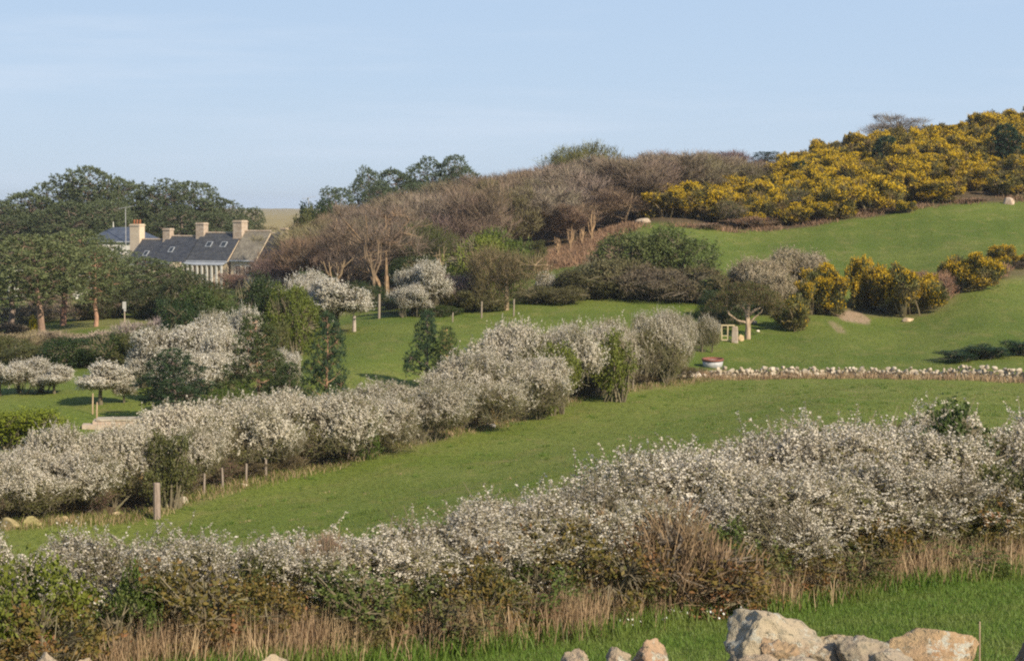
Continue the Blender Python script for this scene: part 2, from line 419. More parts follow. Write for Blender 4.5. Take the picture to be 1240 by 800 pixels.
# ------------------------------------------------------------------ plant generators
class Lumps:
    def __init__(self, C_, R_, amp=.16, seed=0):
        self.C = np.asarray(C_, float); self.R = np.asarray(R_, float); self.amp = amp
        rs = np.random.default_rng(seed + 900)
        wl = self.R.mean()
        self.k = unit(rs.normal(size=(9, 3))) * (2 * math.pi / (wl * np.array([2.6, 2.2, 1.9, 1.3, 1.1, .95, .7, .6, .5])))[:, None]
        self.ph = rs.uniform(0, 6.28, 9); self.w = np.array([1, 1, 1, .8, .8, .8, .55, .55, .55]) / 2.2
    def disp(self, p):
        return 1 + self.amp * (np.sin(p @ self.k.T + self.ph) * self.w).sum(1)
    def shell(self, rng, n, lo=.82, hi=1.0, up=.25, inside=.75, zmin=0.0):
        w = (self.R[:, 0] * self.R[:, 2] + self.R[:, 1] * self.R[:, 2]); w = w / w.sum()
        outp, outn = [], []
        got = 0
        for _ in range(12):
            k = rng.choice(len(self.C), size=n * 2, p=w)
            d = rng.normal(size=(n * 2, 3)); d[:, 2] += up; d = unit(d)
            p = self.C[k] + self.R[k] * d
            p = self.C[k] + self.R[k] * d * rng.uniform(lo, hi, (n * 2, 1)) * self.disp(p)[:, None]
            nn = unit(d / self.R[k])
            q = (((p[:, None] - self.C[None]) / self.R[None]) ** 2).sum(-1)
            q[np.arange(len(k)), k] = 9
            ok = (q.min(1) > inside) & (p[:, 2] > zmin)
            outp.append(p[ok]); outn.append(nn[ok]); got += ok.sum()
            if got >= n: break
        P = np.concatenate(outp)[:n]; N = np.concatenate(outn)[:n]
        return P, N

def rand_lumps(rng, W, D, z0, z1, n, r0, r1, flat=.8, boxy=.35, amp=.2, var_=.3):
    Cs, Rs = [], []
    for i in range(n):
        r = rng.uniform(r0, r1) * rng.choice([.7, 1.0, 1.1])
        if i < n * boxy:
            x = rng.uniform(-1, 1) * max(W / 2 - r, .05); y = rng.uniform(-1, 1) * max(D / 2 - r, .05); q = .4
        else:
            a = rng.uniform(0, 2 * math.pi); q = math.sqrt(rng.uniform(0, 1))
            x = math.cos(a) * q * max(W / 2 - r, .05); y = math.sin(a) * q * max(D / 2 - r, .05)
        top = z1 * (1 - var_ * rng.uniform(0, 1) ** 1.6) - r * flat - (z1 - z0) * .2 * q * q
        z = rng.uniform(.25, 1.0) * (top - z0) + z0
        if i % 5 < 3: z = top
        if i == 0: x *= .4; z = z1 - r * flat
        Cs.append((x, y, z)); Rs.append((r, r, r * flat * rng.uniform(.8, 1.2)))
    return Lumps(Cs, Rs, amp, int(rng.integers(1e6)))

def bez(a, b, sag, k=4):
    t = np.linspace(0, 1, k)[None, :, None]
    m = (a + b) / 2 + sag
    return (1 - t) ** 2 * a[:, None] + 2 * t * (1 - t) * m[:, None] + t * t * b[:, None]

def skeleton(g, rng, bases, mids, ends, r0, r1, r2, side=4):
    """stems from bases to mids, branches from mids to ends"""
    d = np.linalg.norm(mids[:, None] - bases[None], axis=2) + rng.uniform(0, .4, (len(mids), len(bases)))
    j = d.argmin(1)
    sag = rng.normal(size=mids.shape) * .10 * np.linalg.norm(mids - bases[j], axis=1, keepdims=True); sag[:, 2] += .05
    P = bez(bases[j], mids, sag, 5)
    g.tubes(P, np.linspace(r0, r1, 5)[None].repeat(len(P), 0) * rng.uniform(.6, 1.2, (len(P), 1)), side)
    if ends is not None and len(ends):
        j = np.linalg.norm(ends[:, None] - mids[None], axis=2).argmin(1)
        sag = rng.normal(size=ends.shape) * .12 * np.linalg.norm(ends - mids[j], axis=1, keepdims=True)
        P = bez(mids[j], ends, sag, 4)
        g.tubes(P, np.linspace(r1 * .8, r2, 4)[None].repeat(len(P), 0), 3)

def patch(P, seed, scale):
    off = seed * 7.13
    return (np.sin(P[:, 0] * scale + off) * np.sin(P[:, 1] * scale * 1.1 + off * 2) + np.sin(P[:, 2] * scale * 1.3 + off * 3 + P[:, 0] * scale * .7)) * .5

VAR = {}
def var(key, W, H, parts):
    # true extents of the plant, so that it can be set out at a given width and height
    pts = []
    for _, me, _c in parts:
        a = np.empty(len(me.vertices) * 3, np.float32); me.vertices.foreach_get('co', a); pts.append(a.reshape(-1, 3)[::3])
    a = np.concatenate(pts)
    ex = np.quantile(a[:, :2], .985, axis=0) - np.quantile(a[:, :2], .015, axis=0)
    W = float(ex.mean()); H = float(np.quantile(a[:, 2], .993))
    VAR[key] = dict(W=W, H=H, parts=parts)

def blackthorn(key, seed, W=2.8, D=2.2, H=2.3, nt=1100, per=44, fl=.0245, z0=.55, thin=.25, leafy=.12, stems=9, trunk=None, spikes=60, lumps=12, tl=1.0, boxy=.7, amp=.28):
    rng = np.random.default_rng(seed)
    L = rand_lumps(rng, W, D, z0, H * .97, lumps, W * .12, W * .22, boxy=boxy, amp=amp)
    P, N = L.shell(rng, nt, .66, 1.02, up=.3, zmin=z0 * .5, inside=.6)
    nt = len(P)
    bl = Geo(); lf = Geo(); tw = Geo()
    if trunk:
        bases = np.array([[0, 0, trunk]]) + rng.normal(size=(4, 3)) * .04
        tw.tubes(np.array([[0, 0, -.2], [.02, .01, trunk * .5], [0, 0, trunk]]), np.array([.09, .07, .06]), 7)
    else:
        a = rng.uniform(0, 6.28, stems); q = rng.uniform(.1, .36, stems)
        bases = np.stack([np.cos(a) * q * W * .8, np.sin(a) * q * D * .8, np.full(stems, -.2)], 1)
    mids, _ = L.shell(rng, 46, .35, .6, up=.1, inside=.0, zmin=.2)
    ends, _ = L.shell(rng, 380, .6, .9, up=.2, inside=.2, zmin=.2)
    skeleton(tw, rng, bases, mids, ends, .032, .014, .006)
    dirn = unit(N * .5 + np.array([0, 0, .75]) + rng.normal(size=P.shape) * .5)
    ln = rng.uniform(.22, .55, nt) * tl
    top = P[:, 2] > np.quantile(P[:, 2], .62)
    ti = np.where(top)[0]
    if len(ti) and spikes:
        ti = rng.choice(ti, min(spikes, len(ti)), replace=False)
        ln[ti] = rng.uniform(.5, .95, len(ti)) * tl; dirn[ti] = unit(np.array([0, 0, 1.2]) + rng.normal(size=(len(ti), 3)) * .4)
        P[ti] += dirn[ti] * .12 * tl
    a = P - dirn * ln[:, None] * .6; b = P + dirn * ln[:, None] * .4
    bow = rng.normal(size=P.shape) * .05
    Pt = bez(a, b, bow, 3)
    tw.tubes(Pt, np.array([.007, .005, .003])[None].repeat(nt, 0) * tl, 3)
    pr = smooth(z0 * .7, z0 + .4 * (H - z0), P[:, 2]) * (1 - thin) + .62 * patch(P, seed, 2.4 * 2.8 / W ** .6 / 1.3)
    pr = np.clip(pr, .02, 1)
    flow = rng.uniform(size=nt) < pr
    idx = np.repeat(np.where(flow)[0], per)
    t = rng.uniform(.05, 1.0, len(idx))[:, None]
    c = (1 - t) ** 2 * a[idx] + 2 * t * (1 - t) * ((a + b) / 2 + bow)[idx] + t * t * b[idx] + rng.normal(size=(len(idx), 3)) * .016 * tl * (1.5 - .9 * t)
    nn = unit(rng.normal(size=c.shape) * .75 + N[idx] * 1.0 + np.array([0, 0, .4])); dd = unit(rng.normal(size=c.shape))
    s = np.clip(rng.lognormal(-.05, .32, len(idx)), .45, 1.6) * fl
    bl.diamonds(c, dd, nn, s, s * rng.uniform(.55, 1.0, len(idx)))
    bi = np.repeat(np.arange(nt), 7); t = rng.uniform(.0, 1.0, len(bi))[:, None]
    c = (1 - t) ** 2 * a[bi] + 2 * t * (1 - t) * ((a + b) / 2 + bow)[bi] + t * t * b[bi] + rng.normal(size=(len(bi), 3)) * .02 * tl
    q = rng.uniform(.5, 1.2, len(bi)) * fl * 1.1
    lf.diamonds(c, unit(rng.normal(size=c.shape)), unit(rng.normal(size=c.shape) + N[bi]), q, q * .5)
    # bare and budding twigs inside the bush
    ni = int(nt * .9)
    lp, lnn = L.shell(rng, ni, .4, .98, up=-.1, inside=.2, zmin=.05)
    d = unit(lnn * .4 + rng.normal(size=lp.shape) * .6 + np.array([0, 0, .3])); l = rng.uniform(.2, .5, len(lp))[:, None] * tl
    tw.tubes(bez(lp - d * l * .5, lp + d * l * .5, rng.normal(size=lp.shape) * .04, 3), np.array([.006, .005, .003])[None].repeat(len(lp), 0) * tl, 3)
    # young green leaves
    ni = int(nt * leafy * 16)
    if ni:
        lp, lnn = L.shell(rng, ni, .5, .98, up=-.25, inside=.25, zmin=.05)
        keep = (patch(lp, seed + 3, 2.2) + .5 * (1 - lp[:, 2] / H) > .05)
        lp = lp[keep]; lnn = lnn[keep]
        lf.diamonds(lp, unit(rng.normal(size=lp.shape)), unit(rng.normal(size=lp.shape) + lnn), rng.uniform(.04, .075, len(lp)) * tl, rng.uniform(.025, .045, len(lp)) * tl)
    parts = [('branches', tw.mesh('branches', M['twig']), (1, 1, 1)), ('blossom', bl.mesh('blossom', M['blossom']), (1, 1, 1))]
    if ni: parts.append(('foliage', lf.mesh('foliage', M['leaf']), (.17, .165, .055)))
    var(key, W, H + .1, parts)

for i in range(5): blackthorn(f'thorn{i}', 20 + i, thin=.10, leafy=.26, z0=.95)
for i in range(3): blackthorn(f'thin{i}', 40 + i, thin=.42, leafy=.34, z0=.9)
for i in range(3): blackthorn(f'dense{i}', 50 + i, thin=.05, leafy=.22, nt=1250, z0=.85)
for i in range(3): blackthorn(f'far{i}', 60 + i, W=4, D=3.4, H=3.6, z0=.8, nt=1900, per=32, fl=.045, thin=.06, leafy=.12, lumps=15, spikes=90, tl=1.5)
for i in range(2): blackthorn(f'fargrey{i}', 70 + i, W=4, D=3.4, H=3.6, z0=.7, nt=2000, per=15, fl=.048, thin=.22, leafy=.22, lumps=15, spikes=90, tl=1.3)
for i in range(4): blackthorn(f'wide{i}', 64 + i, W=6, D=3.6, H=3, z0=1.5, nt=3000, per=28, fl=.046, thin=.1, leafy=.32, lumps=26, spikes=120, tl=1.3, boxy=.85)
for i in range(3): blackthorn(f'widegrey{i}', 74 + i, W=6, D=3.6, H=3, z0=1.3, nt=3000, per=17, fl=.044, thin=.2, leafy=.4, lumps=26, spikes=120, tl=1.2, boxy=.85)
blackthorn('std0', 80, W=3, D=2.6, H=3.2, z0=1.3, nt=1300, per=42, fl=.04, thin=0, leafy=.08, trunk=1.2, spikes=40, boxy=.2, tl=1.2)
blackthorn('std1', 81, W=3, D=2.6, H=3.2, z0=1.2, nt=1300, per=42, fl=.04, thin=.1, leafy=.12, trunk=1.1, spikes=40, boxy=.2, tl=1.2)

def leafy_bush(key, seed, W=2.0, D=1.8, H=1.6, z0=.1, n=6000, ls=.09, lumps=9, material='leaf', twigs=60, flat=.8, upn=.4, lw=.55):
    rng = np.random.default_rng(seed)
    L = rand_lumps(rng, W, D, z0, H * .97, lumps, W * .13, W * .25, flat, amp=.26)
    tw = Geo(); lf = Geo()
    a = rng.uniform(0, 6.28, 6); q = rng.uniform(.05, .25, 6)
    bases = np.stack([np.cos(a) * q * W, np.sin(a) * q * D, np.full(6, -.2)], 1)
    mids, _ = L.shell(rng, 24, .3, .6, up=.1, inside=0, zmin=0)
    ends, _ = L.shell(rng, twigs * 3, .8, 1.05, up=.3, inside=.3, zmin=0)
    skeleton(tw, rng, bases, mids, ends, .04 * W / 2, .016 * W / 2, .005 * W / 2)
    # leaves gathered in sprays
    ns = n // 12
    P, N = L.shell(rng, ns, .72, 1.0, up=.25, inside=.6, zmin=-.05)
    keep = patch(P, seed, 2.6 * 2 / W) > -.55
    P = P[keep]; N = N[keep]
    d = unit(N * .7 + rng.normal(size=P.shape) * .5 + np.array([0, 0, .3]))
    idx = np.repeat(np.arange(len(P)), 12)
    c = P[idx] + d[idx] * (rng.uniform(-.6, 1.3, (len(idx), 1)) * ls * 2.2) + rng.normal(size=(len(idx), 3)) * ls * .5
    s = rng.uniform(.6, 1.3, len(idx)) * ls
    lf.diamonds(c, unit(rng.normal(size=c.shape) + d[idx] * .6), unit(rng.normal(size=c.shape) * .7 + N[idx] + np.array([0, 0, upn])), s, s * lw)
    var(key, W, H, [('branches', tw.mesh('branches', M['twig']), (1, 1, 1)), ('foliage', lf.mesh('foliage', M[material]), (1, 1, 1) if material == 'bramble' else (.07, .11, .025))])

for i in range(3): leafy_bush(f'bramble{i}', 100 + i, W=1.6, D=1.1, H=1.1, n=3200, ls=.055, material='bramble', twigs=90)
for i in range(3): leafy_bush(f'shrub{i}', 110 + i, n=7000, ls=.07)
for i in range(4): leafy_bush(f'mass{i}', 120 + i, W=5, D=4, H=3.6, n=9000, ls=.20, lumps=14, twigs=70)
for i in range(4): leafy_bush(f'fine{i}', 124 + i, W=5, D=4, H=3.2, n=15000, ls=.12, lumps=22, twigs=150)
leafy_bush('clipped', 130, W=2.6, D=1.4, H=1.7, n=7000, ls=.08, lumps=14, z0=.05)

def gorse(key, seed, W=3.2, D=2.8, H=2.2, n=6000, nf=3000, fs=.09, cover=0.0):
    rng = np.random.default_rng(seed)
    L = rand_lumps(rng, W, D, .15, H * .95, 20, W * .08, W * .17, 1.15, boxy=.6, amp=.36, var_=.5)
    tw = Geo(); lf = Geo(); fl = Geo()
    a = rng.uniform(0, 6.28, 9); q = rng.uniform(.05, .3, 9)
    bases = np.stack([np.cos(a) * q * W, np.sin(a) * q * D, np.full(9, -.2)], 1)
    mids, _ = L.shell(rng, 30, .35, .7, up=.0, inside=0, zmin=0)
    ends, _ = L.shell(rng, 160, .8, 1.0, up=.2, inside=.3, zmin=0)
    skeleton(tw, rng, bases, mids, ends, .05, .025, .01)
    P, N = L.shell(rng, n, .74, 1.02, up=.1, zmin=-.05)
    d = unit(N * .8 + rng.normal(size=P.shape) * .5 + np.array([0, 0, .45]))
    n = len(P); lf.diamonds(P, d, unit(rng.normal(size=P.shape) + N), rng.uniform(.16, .42, n), rng.uniform(.035, .075, n))
    P, N = L.shell(rng, nf * 2, .86, 1.07, up=.4, zmin=.25)
    pr = np.clip(.16 + cover + 1.0 * patch(P, seed, 3.4) + .22 * N[:, 2], .015, 1)
    keep = rng.uniform(size=len(P)) < pr
    P = P[keep][:nf]; N = N[keep][:nf]
    idx = np.repeat(np.arange(len(P)), 3)
    d = unit(N * .7 + rng.normal(size=P.shape) * .3 + np.array([0, 0, .5]))
    c = P[idx] + d[idx] * rng.uniform(-.1, .14, (len(idx), 1)) + rng.normal(size=(len(idx), 3)) * .025
    s = rng.uniform(.6, 1.3, len(idx)) * fs
    fl.diamonds(c, unit(d[idx] + rng.normal(size=c.shape) * .6), unit(rng.normal(size=c.shape) * .8 + N[idx]), s, s * .7)
    var(key, W, H, [('branches', tw.mesh('branches', M['twig']), (1.3, 1.2, 1.1)), ('foliage', lf.mesh('foliage', M['gorse_leaf']), (1, 1, 1)), ('flowers', fl.mesh('flowers', M['gorse_flower']), (1, 1, 1))])
for i in range(4): gorse(f'gorse{i}', 140 + i, cover=.05)
for i in range(3): gorse(f'goldgorse{i}', 150 + i, cover=.16, nf=3400)
for i in range(2): gorse(f'dullgorse{i}', 155 + i, cover=-.3, nf=1400)

def bare_tree(key, seed, W=6, D=5.5, H=7, z0=1.3, n=4000, tl=1.15, tww=.024, lumps=17, trunk_r=.15, stems=1, leaf=None, nleaf=0, lsz=.12):
    rng = np.random.default_rng(seed)
    L = rand_lumps(rng, W, D, z0, H * .97, lumps, W * .11, W * .24, .9, amp=.26)
    tr = Geo(); cr = Geo()
    fork = z0 * rng.uniform(.7, .95)
    bases = []
    for s in range(stems):
        bx, by = (rng.uniform(-.5, .5, 2) if stems > 1 else (0, 0))
        lean = rng.normal(size=2) * .25
        p = np.array([[bx, by, -.4], [bx + lean[0] * .3, by + lean[1] * .3, fork * .5], [bx + lean[0], by + lean[1], fork]])
        tr.tubes(p, np.array([trunk_r * 1.25, trunk_r, trunk_r * .8]) / math.sqrt(stems), 7)
        bases += [p[2] + rng.normal(size=3) * .05 for _ in range(3)]
        # leader
        q = np.array([p[2], p[2] + np.array([lean[0] * .6, lean[1] * .6, (H - fork) * .35]), p[2] + np.array([lean[0], lean[1], (H - fork) * .8])])
        tr.tubes(q, np.array([trunk_r * .75, trunk_r * .45, .03]) / math.sqrt(stems), 5)
        bases += [q[1], q[1] + rng.normal(size=3) * .05]
    bases = np.array(bases)
    mids, _ = L.shell(rng, 34, .35, .65, up=.1, inside=0, zmin=z0 * .6)
    ends, _ = L.shell(rng, 300, .7, .95, up=.2, inside=.1, zmin=z0 * .6)
    skeleton(tr, rng, bases, mids, ends, trunk_r * .5 / math.sqrt(stems), .035, .014)
    P, N = L.shell(rng, n, .55, 1.04, up=.2, inside=.4, zmin=z0 * .5)
    d = unit(N * .6 + np.array([0, 0, .8]) + rng.normal(size=P.shape) * .35)
    cr.diamonds(P, d, rng.normal(size=P.shape), rng.uniform(.5, 1.3, len(P)) * tl, tww)
    parts = [('trunk', tr.mesh('trunk', M['bark']), (1, 1, 1)), ('crown', cr.mesh('crown', M['bare']), (.2, .13, .1))]
    if leaf:
        lf = Geo()
        P, N = L.shell(rng, nleaf, .7, 1.03, up=.25, inside=.5, zmin=z0 * .5)
        s = rng.uniform(.6, 1.3, len(P)) * lsz
        lf.diamonds(P, unit(rng.normal(size=P.shape)), unit(rng.normal(size=P.shape) * .7 + N + np.array([0, 0, .3])), s, s * .6)
        parts.append(('foliage', lf.mesh('foliage', M['leaf']), leaf))
    var(key, W, H, parts)
for i in range(5): bare_tree(f'bare{i}', 160 + i)
for i in range(2): bare_tree(f'baretall{i}', 170 + i, W=6.5, D=6, H=9, z0=2.6, n=3300, trunk_r=.2, stems=2)
bare_tree('hazel0', 175, W=7, D=6, H=6, z0=1.3, n=4500, tl=.8, tww=.03, stems=3, leaf=(.12, .13, .035), nleaf=3000)
bare_tree('hazel1', 176, W=6, D=5.5, H=4.6, z0=1.2, n=4200, stems=1, trunk_r=.17, leaf=(.11, .11, .04), nleaf=1500)
bare_tree('willow0', 177, W=7, D=6, H=6, z0=1.0, n=3600, stems=3, leaf=(.16, .17, .045), nleaf=6500)
bare_tree('scrub0', 178, W=4, D=3.4, H=2.6, z0=.3, n=2600, tl=.5, tww=.022, stems=3, trunk_r=.07, leaf=(.095, .10, .035), nleaf=4200, lsz=.10)
bare_tree('scrub1', 179, W=4, D=3.4, H=2.6, z0=.3, n=3800, tl=.5, tww=.025, stems=3, trunk_r=.07)
bare_tree('scrub2', 180, W=3, D=2.6, H=1.5, z0=.2, n=2600, tl=.35, tww=.015, stems=3, trunk_r=.04, lumps=11)

def pine(key, seed, W=8, H=12, crown0=.35, n=17000, clumps=32, nl=.34, nw=.075, trunk_r=.2, rmin=.11, rmax=.21, layered=True, cone=0.0):
    rng = np.random.default_rng(seed)
    tr = Geo(); cr = Geo()
    k = 7
    tz = np.linspace(-.4, H * .9, k)
    wob = np.cumsum(rng.normal(size=(k, 2)) * W * .012, axis=0); wob[0] = 0
    tp = np.column_stack([wob, tz])
    tr.tubes(tp, np.linspace(trunk_r * 1.15, trunk_r * .25, k), 8)
    Cs, Rs, bases = [], [], []
    for i in range(clumps):
        f = (i + .5) / clumps
        z = H * (crown0 + (1 - crown0) * f ** .9 * .93)
        env = (1 - cone) * math.sqrt(max(0.05, 1 - max(0, (f - .35) / .7) ** 2)) * (.6 + .4 * min(1, f / .25)) + cone * (1.02 - f)
        r = W * rng.uniform(rmin, rmax) * (1 - .35 * f * cone)
        a = i * 2.4 + rng.uniform(-.5, .5)
        q = rng.uniform(.55, 1.0) * max(env * W / 2 - r * .6, 0)
        if i == clumps - 1: q = 0
        b = np.array([np.interp(z - q * .35, tz, wob[:, 0]), np.interp(z - q * .35, tz, wob[:, 1]), z - q * .35 - .1])
        Cs.append((b[0] + math.cos(a) * q, b[1] + math.sin(a) * q, z)); Rs.append((r, r, r * rng.uniform(.65, .95))); bases.append(b)
    Cs = np.array(Cs); Rs = np.array(Rs); bases = np.array(bases)
    L = Lumps(Cs, Rs)
    P_ = bez(bases, Cs, rng.normal(size=Cs.shape) * W * .02 - np.array([0, 0, W * .01]), 5)
    tr.tubes(P_, np.linspace(trunk_r * .4, trunk_r * .1, 5)[None].repeat(len(P_), 0), 5)
    ends, _ = L.shell(rng, clumps * 6, .6, .9, up=.2, inside=.2, zmin=0)
    j = np.linalg.norm(ends[:, None] - Cs[None], axis=2).argmin(1)
    tr.tubes(bez(Cs[j], ends, np.zeros_like(ends), 3), np.array([.03, .02, .01])[None].repeat(len(ends), 0) * W / 8, 3)
    ns = n // 7
    P, N = L.shell(rng, ns, .72, 1.06, up=.45, inside=.55, zmin=.1)
    d = unit(N * .7 + np.array([0, 0, .5]) + rng.normal(size=P.shape) * .35)
    idx = np.repeat(np.arange(len(P)), 7)
    dd = unit(d[idx] + rng.normal(size=(len(idx), 3)) * .55)
    s = rng.uniform(.6, 1.25, len(idx)) * nl
    cr.diamonds(P[idx] + dd * s[:, None] * .4, dd, rng.normal(size=dd.shape), s, nw)
    var(key, W, H, [('trunk', tr.mesh('trunk', M['pinebark'], True), (1, 1, 1)), ('crown', cr.mesh('crown', M['needle']), (.12, .135, .062))])
for i in range(4): pine(f'pine{i}', 200 + i, nl=.36, nw=.08)
for i in range(2): pine(f'pineopen{i}', 210 + i, W=7, H=11, crown0=.36, clumps=24, n=11000, nl=.36, nw=.08)
for i in range(3): pine(f'pinelet{i}', 220 + i, W=3.2, H=4.4, crown0=.16, clumps=26, n=9000, nl=.20, nw=.026, trunk_r=.075, rmin=.10, rmax=.17, cone=.75)
pine('conifer0', 230, W=3, H=3.2, crown0=.1, clumps=24, n=7000, nl=.25, nw=.07, trunk_r=.08, rmin=.16, rmax=.24, cone=.5)

def place(key, name, px, Y, top, wpx, label, cat, group=None, tint=None, zscale=None, rz=None, dscale=None, h=None, parts_tint=None, sink=0.0):
    V = VAR[key]
    p, _ = foot(px, Y)
    if h is None:
        h = max(ray(px, top)[2] * Y - p[2], .3)
    w = wpx / F * Y
    sx = w / V['W']; sz = (h + sink) / V['H']
    sy = sx if dscale is None else dscale * sx
    e = empty(name, (p[0], p[1], p[2] - sink), label, cat, group, rz=random.uniform(0, 6.28) if rz is None else rz, scale=(sx, sy, sz))
    for pn, me, colr in V['parts']:
        c = colr
        if parts_tint and pn in parts_tint: c = parts_tint[pn]
        elif tint is not None and pn in ('foliage', 'crown'): c = tint
        obj(pn, me, e, c)
    return e

GREEN = (.095, .14, .025); DARK = (.05, .075, .026); OLIVE = (.12, .125, .042); YELLOWG = (.155, .18, .03); MID = (.07, .10, .028)
# ------------------------------------------------------------------ blackthorn hedge below the camera
GN = 'blackthorn bushes of the roadside hedge'
for key, px, Y, top, w, lab in [
    ('thorn0', 15, 24.6, 650, 140, 'white blackthorn over the bright green ivy at the end of the roadside hedge'),
    ('thorn1', 135, 24.8, 652, 140, 'blackthorn beside the ivy, white blossom spilling low over its dark twigs'),
    ('thorn2', 255, 25.6, 650, 150, 'spiky white blackthorn above the tallest pale dead grass, beneath the thick wooden post'),
    ('thin0', 352, 26.2, 662, 130, 'thin greyish blackthorn with green gaps, in the dip of the roadside hedge'),
    ('thorn3', 462, 27.6, 646, 160, 'blackthorn with a broad pale drape of blossom reaching low, after the dip'),
    ('thorn4', 560, 28.7, 622, 160, 'round white blackthorn where the roadside hedge starts to rise'),
    ('thorn1', 655, 29.8, 606, 170, 'white blackthorn with dark twiggy hollows above a clump of straw coloured grass'),
    ('thin1', 748, 31.6, 592, 150, 'thinly flowering blackthorn behind the brown leafless thicket'),
    ('dense0', 838, 33.4, 552, 170, 'dense blackthorn on the shoulder where the roadside hedge becomes tall'),
    ('dense1', 925, 34.8, 528, 180, 'dense grey white blackthorn, first along the flat top of the tall hedge'),
    ('dense2', 1010, 36.2, 516, 180, 'dense blackthorn with upright shoots along the flat top of the tall hedge'),
    ('dense0', 1098, 37.2, 520, 170, 'flat topped dense blackthorn just before the dark ivy clump'),
    ('thorn0', 1188, 39.0, 500, 140, 'tallest blackthorn mixed with the dark ivy clump'),
    ('dense1', 1262, 39.5, 520, 150, 'blackthorn cut by the frame beyond the ivy clump'),
    ('thorn2', 862, 31.8, 592, 150, 'lower blackthorn beside the brown thicket, blossom down to the reddish grass'),
    ('thorn3', 955, 33.0, 566, 170, 'lower blackthorn with cream blossom in front of the flat topped row'),
    ('dense2', 1048, 33.9, 560, 170, 'lower blackthorn above the boulders with thick cream blossom'),
    ('thorn4', 1136, 34.8, 574, 150, 'lower blackthorn with dark gaps above the pale grass fringe'),
    ('thin2', 1216, 35.8, 586, 140, 'thin lower blackthorn tangled with green leaves'),
]:
    place(key, 'blackthorn_bush', px, Y, top - 2, w * 1.5, lab, 'bush', GN, dscale=.75, parts_tint={'blossom': (lambda q: (q, q * .985, q * .96))(random.uniform(.86, 1.06))}, rz=random.choice([0, math.pi]) + random.uniform(-.3, .3))
for key, px, Y, top, w, lab, t in [
    ('shrub0', 28, 22.6, 678, 150, 'bright green ivy bush in the corner below the first blackthorn', YELLOWG),
    ('shrub1', 168, 23.8, 684, 50, 'small fresh green shrub poking from the hedge beside the ivy corner', GREEN),
    ('shrub2', 430, 26.2, 692, 60, 'green leafy sprig bush under the pale drape of blossom', GREEN),
    ('shrub0', 858, 30.2, 668, 62, 'bright green leaf clump under the brown thicket', GREEN),
    ('shrub1', 1150, 37.6, 493, 110, 'dark green ivy clump standing above the tall hedge', MID),
    ('shrub2', 1225, 35.0, 560, 90, 'green leafy shrub among blossom at the hedge end near the dark stone', OLIVE),
    ('shrub0', 1180, 33.9, 606, 70, 'olive green shrub low in the hedge between dark gaps', OLIVE),
    ('shrub1', 590, 27.2, 686, 60, 'green shrub low beneath the rising part of the hedge', OLIVE),
    ('shrub2', 325, 25.2, 676, 60, 'yellow green weeds growing up through the hedge dip', OLIVE),
]:
    place(key, 'green_shrub', px, Y, top, w, lab, 'shrub', 'green shrubs in the roadside hedge', tint=t)
place('scrub1', 'brown_thicket', 792, 29.9, 616, 190, 'leafless reddish brown thicket filling the gap between white blackthorns', 'shrub', tint=(.23, .165, .10))
place('scrub1', 'brown_thicket', 388, 26.4, 652, 90, 'small leafless brown thicket in the dip of the roadside hedge', 'shrub', tint=(.24, .17, .12))
bx = [(-20, 22.0, 740), (60, 22.4, 748), (130, 23.4, 716), (200, 24.0, 712), (265, 24.5, 708), (330, 25.1, 706), (395, 25.7, 704), (460, 26.3, 698), (525, 26.9, 690), (590, 27.5, 686),
      (655, 28.2, 680), (715, 28.9, 668), (775, 29.6, 662), (835, 30.3, 662), (895, 30.9, 656), (955, 31.5, 650), (1015, 32.2, 645), (1075, 32.9, 640), (1135, 33.6, 634), (1195, 34.3, 628), (1255, 35, 622)]
near = ['under the ivy corner', 'below the first blackthorn by the ivy', 'beside the ivy bush', 'behind the tallest dead grass', 'behind the middle of the tallest dead grass', 'at the far end of the tallest dead grass',
        'under the hedge dip', 'under the small brown thicket', 'where the near grass begins', 'beneath the pale drape of blossom', 'beneath the round white blackthorn', 'behind the straw coloured clump', 'below thin blossom beside the brown thicket',
        'at the foot of the brown thicket', 'beside the bright green leaf clump', 'behind the tallest boulder', 'above the gap between boulders', 'above the long tan boulder', 'behind the pale grass fringe', 'below the olive shrub', 'at the hedge end above the dark stone']
for i, (px, Y, top) in enumerate(bx):
    place(f'bramble{i % 3}', 'bramble', px, Y - .25, top + [12, -16, 2, -30, 16, -8, -22, 8][i % 8], [120, 150, 95, 165, 110][i % 5], 'low olive brown bramble ' + near[i], 'bramble', 'brambles at the foot of the roadside hedge', dscale=1.0, tint=[(1, 1, 1), (1.35, .95, .85), (.9, 1.05, .9), (1.5, 1.0, .9)][(i * 7) % 4])

